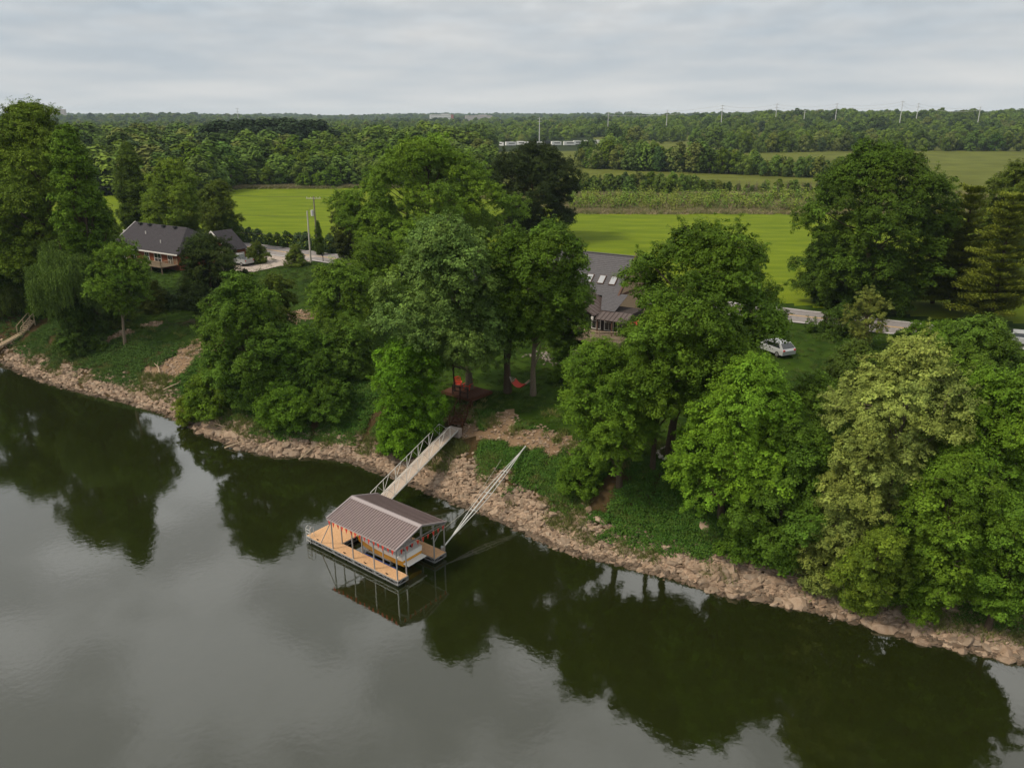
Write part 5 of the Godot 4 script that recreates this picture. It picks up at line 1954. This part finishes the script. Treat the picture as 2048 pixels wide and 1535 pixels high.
	for q in [[-34.6, -132.6, 8.7, 0], [-35.2, -140.4, 10.4, 1]]:
		var po := thing("utility_pole", ["bare pale pole on the near side of the road", "utility pole with crossarm and grey transformer beside the field"][q[3]], "utility pole", at(q[0], q[1]))
		var mb := MB.new()
		mb.tube([Vector3(0, -1, 0), Vector3(.1 if q[3] == 0 else 0.0, q[2], 0)], [.17, .11], 8)
		part("shaft", mb, M.pole_grey if q[3] == 0 else M.pole_wood, po)
		if q[3] == 1:
			var ca := MB.new()
			ca.bar(Vector3(-1.3, q[2] - .35, .12), Vector3(1.3, q[2] - .35, .12), .1, .12)
			part("crossarm", ca, M.pole_grey, po)
			var tf := MB.new()
			tf.tube([Vector3(-.42, q[2] - 3.4, .1), Vector3(-.42, q[2] - 2.4, .1)], [.26, .26], 10)
			part("transformer", tf, M.steel_far, po)
			for x in [-1.15, -.5, .5, 1.15]:
				var im := MB.new()
				im.tube([Vector3(x, q[2] - .3, .12), Vector3(x, q[2] - .05, .12)], [.05, .035], 6)
				part("insulator", im, M.steel_far, po)
		tops.append(po.position + Vector3(0, q[2], 0))
	var far_l := at(-150, -212, 10.5)
	var far_r := at(70, -74, 11)
	wire("power_line", "sagging power wire crossing in front of the bright field", tops[1] + Vector3(-1.15, -.1, .1), far_l + Vector3(0, 2, 0))
	wire("power_line", "lower telephone wire crossing in front of the bright field", tops[1] + Vector3(0, -3.6, 0), far_l + Vector3(0, -2.2, 0))
	wire("power_line", "lowest cable from the bare pole towards the brick house", tops[0] + Vector3(0, -4.2, 0), at(-95, -168, 5.4))
	wire("power_line", "service wire between the two utility poles", tops[1] + Vector3(.5, -.1, 0), tops[0] + Vector3(0, -.3, 0))
	# fence post with bird house near the pole
	var mbx := thing("mailbox", "dark mailbox post at the road beside the pale pole", "mailbox", at(-32.6, -133.2))
	var m1 := MB.new()
	m1.bar(Vector3(0, -.2, 0), Vector3(0, 1.1, 0), .1, .1, Vector3.RIGHT)
	part("post", m1, M.wood_brown, mbx)
	var m2 := MB.new()
	m2.box(Vector3(0, 1.22, .1), Vector3(.22, .26, .5))
	part("box", m2, M.black, mbx)

func wire(called: String, label: String, a: Vector3, b: Vector3) -> void:
	var t := thing(called, label, "wire", a)
	var p := []
	var w := []
	for k in 17:
		var q := k / 16.0
		p.append((b - a) * q + Vector3.DOWN * 4 * q * (1 - q) * (b - a).length() * .016)
		w.append(.022)
	var mb := MB.new()
	mb.tube(p, w, 5)
	part("cable", mb, M.wire, t)

func hammock(a: Vector3, b: Vector3) -> void:
	var t := thing("hammock", "red hammock slung between two tree trunks on the lawn", "hammock", a)
	var d := b - a
	var flat := Vector3(d.x, 0, d.z).normalized()
	var side := Vector3(-flat.z, 0, flat.x)
	var cloth := MB.new()
	var n := 12
	var row := []
	for k in n + 1:
		var q := lerpf(.2, .84, float(k) / n)
		var sag := -1.15 * 4 * q * (1 - q) + .3
		var line := []
		for j in 7:
			var s := (j / 6.0 - .5) * 2
			line.append(d * q + Vector3.UP * (sag + .16 * s * s) + side * s * .62)
		row.append(line)
	for k in n:
		for j in 6:
			cloth.uquad(row[k][j], row[k + 1][j], row[k + 1][j + 1], row[k][j + 1])
	part("sling", cloth, M.red_cloth, t)
	for e in [0, n]:
		var bar := MB.new()
		bar.bar(row[e][0] + Vector3.UP * .02, row[e][6] + Vector3.UP * .02, .05)
		part("spreader_bar", bar, M.wood_pale, t)
		var rp := MB.new()
		for j in 7:
			rp.bar(row[e][j], Vector3.ZERO if e == 0 else d, .015)
		part("rope", rp, M.rope, t)

# ---- vehicles: body swept from side profiles ----
func car_body(prof: Array, half: float, tuck: float) -> MB:
	var mb := MB.new()
	# prof: closed outline in (x, y); sides lean in above the belt line
	var belt: float = .95
	for k in prof.size():
		var a: Vector2 = prof[k]
		var b: Vector2 = prof[(k + 1) % prof.size()]
		var wa := half - maxf(0, a.y - belt) * tuck
		var wb := half - maxf(0, b.y - belt) * tuck
		mb.quad(Vector3(a.x, a.y, wa), Vector3(a.x, a.y, -wa), Vector3(b.x, b.y, -wb), Vector3(b.x, b.y, wb))
	var pts := PackedVector2Array()
	for q in prof: pts.append(q)
	var tri := Geometry2D.triangulate_polygon(pts)
	for k in range(0, tri.size(), 3):
		for s in [1.0, -1.0]:
			var v := []
			for j in 3:
				var q := pts[tri[k + j]]
				v.append(Vector3(q.x, q.y, s * (half - maxf(0, q.y - belt) * tuck)))
			var nn: Vector3 = (v[2] - v[0]).cross(v[1] - v[0])
			if nn.z * s > 0: mb.tri(v[0], v[1], v[2])
			else: mb.tri(v[0], v[2], v[1])
	return mb

func add_wheels(t: Node3D, xs: Array, half: float, rad: float) -> void:
	for x in xs:
		for s in [-1.0, 1.0]:
			var w := MB.new()
			var c := Vector3(x, rad, s * (half - .1))
			w.tube([c - Vector3(0, 0, .11), c - Vector3(0, 0, .08), c + Vector3(0, 0, .08), c + Vector3(0, 0, .11)], [rad * .9, rad, rad, rad * .9], 18)
			var wo := part("wheel", w, M.tyre, t)
			var h := MB.new()
			h.tube([c + Vector3(0, 0, s * .09), c + Vector3(0, 0, s * .125)], [rad * .62, rad * .58], 14)
			part("rim", h, M.rim, wo)

func car_panel(t: Node3D, called: String, m: Material, pts: Array, half: float, tuck: float) -> void:
	for s in [1.0, -1.0]:
		var mb := MB.new()
		var v := []
		for q in pts:
			v.append(Vector3(q.x, q.y, s * (half - maxf(0, q.y - .95) * tuck + .012)))
		if s < 0: v.reverse()
		v.reverse()
		mb.slab(v, Vector3(0, 0, -s * .01))
		part(called, mb, m, t)

func build_vehicles() -> void:
	# pickup on the driveway
	var p := thing("pickup_truck", "silver pickup truck parked at the brick house garage", "pickup truck", at(-46.6, -131.6, .07), ROAD_TURN + PI)
	var V := func(a: float, b: float) -> Vector2: return Vector2(a, b)
	var prof := [Vector2(-2.75, .5), Vector2(2.7, .5), Vector2(2.78, .95), Vector2(2.55, 1.1), Vector2(1.35, 1.18), Vector2(.75, 1.78), Vector2(-.55, 1.82), Vector2(-.7, 1.2), Vector2(-.72, .75), Vector2(-2.6, .75), Vector2(-2.62, 1.2), Vector2(-2.75, 1.2)]
	part("body", car_body(prof, .95, .25), M.paint_silver, p)
	var bed := MB.new()
	for s in [-1.0, 1.0]:
		bed.box(Vector3(-1.66, .98, s * .9), Vector3(1.92, .46, .08))
	part("bed_side", bed, M.paint_silver, p)
	car_panel(p, "side_window", M.glass_dark, [Vector2(1.1, 1.2), Vector2(.68, 1.68), Vector2(-.45, 1.72), Vector2(-.5, 1.2)], .95, .25)
	add_wheels(p, [1.75, -1.75], .95, .38)
	for s in [-1.0, 1.0]:
		var l := MB.new()
		l.box(Vector3(-2.765, 1.0, s * .82), Vector3(.03, .25, .14))
		part("tail_light", l, M.red, p)
	# white car on the lawn
	for q in [["pale silver estate car with dark rear window parked on the lawn", at(28.0, -79.4), 2.0, M.paint_silver], ["pale car at the right picture edge beside the road", at(55.0, -81.4), 2.6, M.paint_silver]]:
		var c := thing("parked_car", q[0], "car", q[1], q[2])
		var pr := [Vector2(-2.2, .35), Vector2(2.2, .35), Vector2(2.3, .7), Vector2(2.1, .88), Vector2(1.1, 1.0), Vector2(.35, 1.48), Vector2(-1.5, 1.52), Vector2(-2.1, 1.0), Vector2(-2.25, .8)]
		part("body", car_body(pr, .9, .3), q[3], c)
		car_panel(c, "side_window", M.glass_dark, [Vector2(.85, 1.04), Vector2(.28, 1.4), Vector2(-1.4, 1.43), Vector2(-1.75, 1.04)], .9, .3)
		var rw := MB.new()
		rw.slab([Vector3(-2.07, 1.06, .78), Vector3(-1.58, 1.47, .66), Vector3(-1.58, 1.47, -.66), Vector3(-2.07, 1.06, -.78)], Vector3(-.03, .02, 0))
		part("rear_window", rw, M.glass_dark, c)
		var fw := MB.new()
		fw.slab([Vector3(1.05, 1.05, -.78), Vector3(.42, 1.46, -.66), Vector3(.42, 1.46, .66), Vector3(1.05, 1.05, .78)], Vector3(.03, .02, 0))
		part("windshield", fw, M.glass_dark, c)
		add_wheels(c, [1.4, -1.4], .9, .33)
		for s in [-1.0, 1.0]:
			var l := MB.new()
			l.box(Vector3(-2.2, .85, s * .72), Vector3(.12, .16, .25))
			part("tail_light", l, M.red, c)

# ---- far things ----
func build_far_things() -> void:
	var r := RandomNumberGenerator.new()
	r.seed = 909
	# steel poles of the power line along the highway
	var lab := "tall thin steel power pole standing above the far tree belts"
	for q in [[25.0, -742.0, 24.0], [180.0, -950.0, 26.0], [113.0, -960.0, 26.0], [232.0, -905.0, 30.0], [300.0, -930.0, 30.0], [372.0, -940.0, 30.0], [430.0, -905.0, 33.0], [475.0, -960.0, 30.0], [548.0, -960.0, 26.0], [352.0, -985.0, 22.0], [-335.0, -1000.0, 34.0]]:
		var t := thing("power_pole", lab, "power pole", at(q[0], q[1]), 0, "steel power poles far behind")
		var mb := MB.new()
		mb.tube([Vector3(0, -1, 0), Vector3(0, q[2], 0)], [.55, .28], 7)
		part("shaft", mb, M.steel_far, t)
		var am := MB.new()
		for y in [.97, .86]:
			am.bar(Vector3(-2.2, q[2] * y, 0), Vector3(2.2, q[2] * y, 0), .25)
		part("crossarm", am, M.steel_far, t)
	var line := [at(113, -960, 25), at(232, -905, 29), at(300, -930, 29), at(372, -940, 29), at(430, -905, 32), at(475, -960, 29), at(548, -960, 25)]
	for k in line.size() - 1:
		for y in [0.0, -3.3]:
			var wl := thing("far_wire", "thin power wires strung between the far steel poles", "wire", line[k] + Vector3.UP * y, 0, "wires of the far power line")
			var mb := MB.new()
			var d: Vector3 = line[k + 1] - line[k]
			var pts := []
			var rad := []
			for j in 9:
				var e := j / 8.0
				pts.append(d * e + Vector3.DOWN * 12 * e * (1 - e))
				rad.append(.11)
			mb.tube(pts, rad, 4)
			part("cable", mb, M.steel_far, wl)
	# pale highway wall on the right rise
	for q in [[Vector2(262, -972), Vector2(345, -955), "long pale highway wall below the right-hand wooded ridge"], [Vector2(430, -930), Vector2(478, -925), "short white wall section right of the tallest far pole"]]:
		var a := at(q[0].x, q[0].y)
		var b := at(q[1].x, q[1].y)
		var wl := thing("highway_wall", q[2], "wall", a)
		var n := 12
		for k in n:
			var mb := MB.new()
			mb.bar((b - a) * (k / float(n)) + Vector3.UP * 1.6, (b - a) * ((k + .97) / n) + Vector3.UP * 1.6, .4, 4.2)
			part("panel", mb, M.far_white, wl)
	# trailers and coaches on the parking ground
	var names := ["white trailer in the far parking ground among the trees"]
	for k in 16:
		var u := -.062 + k * .0118 + r.randf_range(-.003, .003)
		var d := 728.0 + r.randf_range(-14, 16)
		var t := thing("travel_trailer", names[0] if k != 9 else "black trailer among the white ones in the far parking ground", "trailer", at(u * d, -d), r.randf_range(-.5, .5), "trailers in the far parking ground")
		var l := r.randf_range(7, 12)
		var mb := MB.new()
		mb.box(Vector3(0, 2.2, 0), Vector3(l, 2.9, 2.5))
		mb.box(Vector3(-l * .1, 3.75, 0), Vector3(l * .75, .25, 2.2))
		part("body", mb, M.far_white if k != 9 else M.black, t)
		var wm := MB.new()
		wm.box(Vector3(.5, 2.5, 1.27), Vector3(l * .6, .7, .06))
		part("window_band", wm, M.glass_dark, t)
		var tw := MB.new()
		for x in [-.8, .8]:
			tw.tube([Vector3(x, .45, -1.2), Vector3(x, .45, 1.2)], [.45, .45], 8)
		part("axle", tw, M.tyre, t)
	# large buildings on the skyline
	for q in [[-1530.0, -2750.0, 60.0, 26.0, 16.0, "pale flat-roofed block on the far left skyline", 0], [-198.0, -2300.0, 66.0, 22.0, 15.0, "white block with red side on the centre skyline", 1], [-96.0, -2350.0, 78.0, 20.0, 14.0, "long tan block on the centre skyline", 2]]:
		var t := thing("skyline_building", q[5], "building", at(q[0], q[1]), 0)
		var hh: float = q[3] + 17.0
		var mb := MB.new()
		mb.box(Vector3(0, hh * .5, 0), Vector3(q[2], hh, q[4]))
		part("wall", mb, [M.far_tan, M.far_white, M.far_tan][q[6]], t)
		for f in 4:
			var wm := MB.new()
			wm.box(Vector3(0, hh - 3.2 - f * 4.2, q[4] * .5 + .1), Vector3(q[2] * .92, 1.7, .3))
			part("window_band", wm, M.far_grey, t)
		var rm := MB.new()
		rm.box(Vector3(q[2] * .15, hh + 1.5, 0), Vector3(q[2] * .3, 3.0, q[4] * .6))
		part("roof_house", rm, M.far_grey, t)
		if q[6] == 1:
			var em := MB.new()
			em.box(Vector3(q[2] * .5 - 3, hh * .5 + .2, .3), Vector3(6.2, hh, q[4] + .4))
			part("red_stair_tower", em, M.far_red, t)
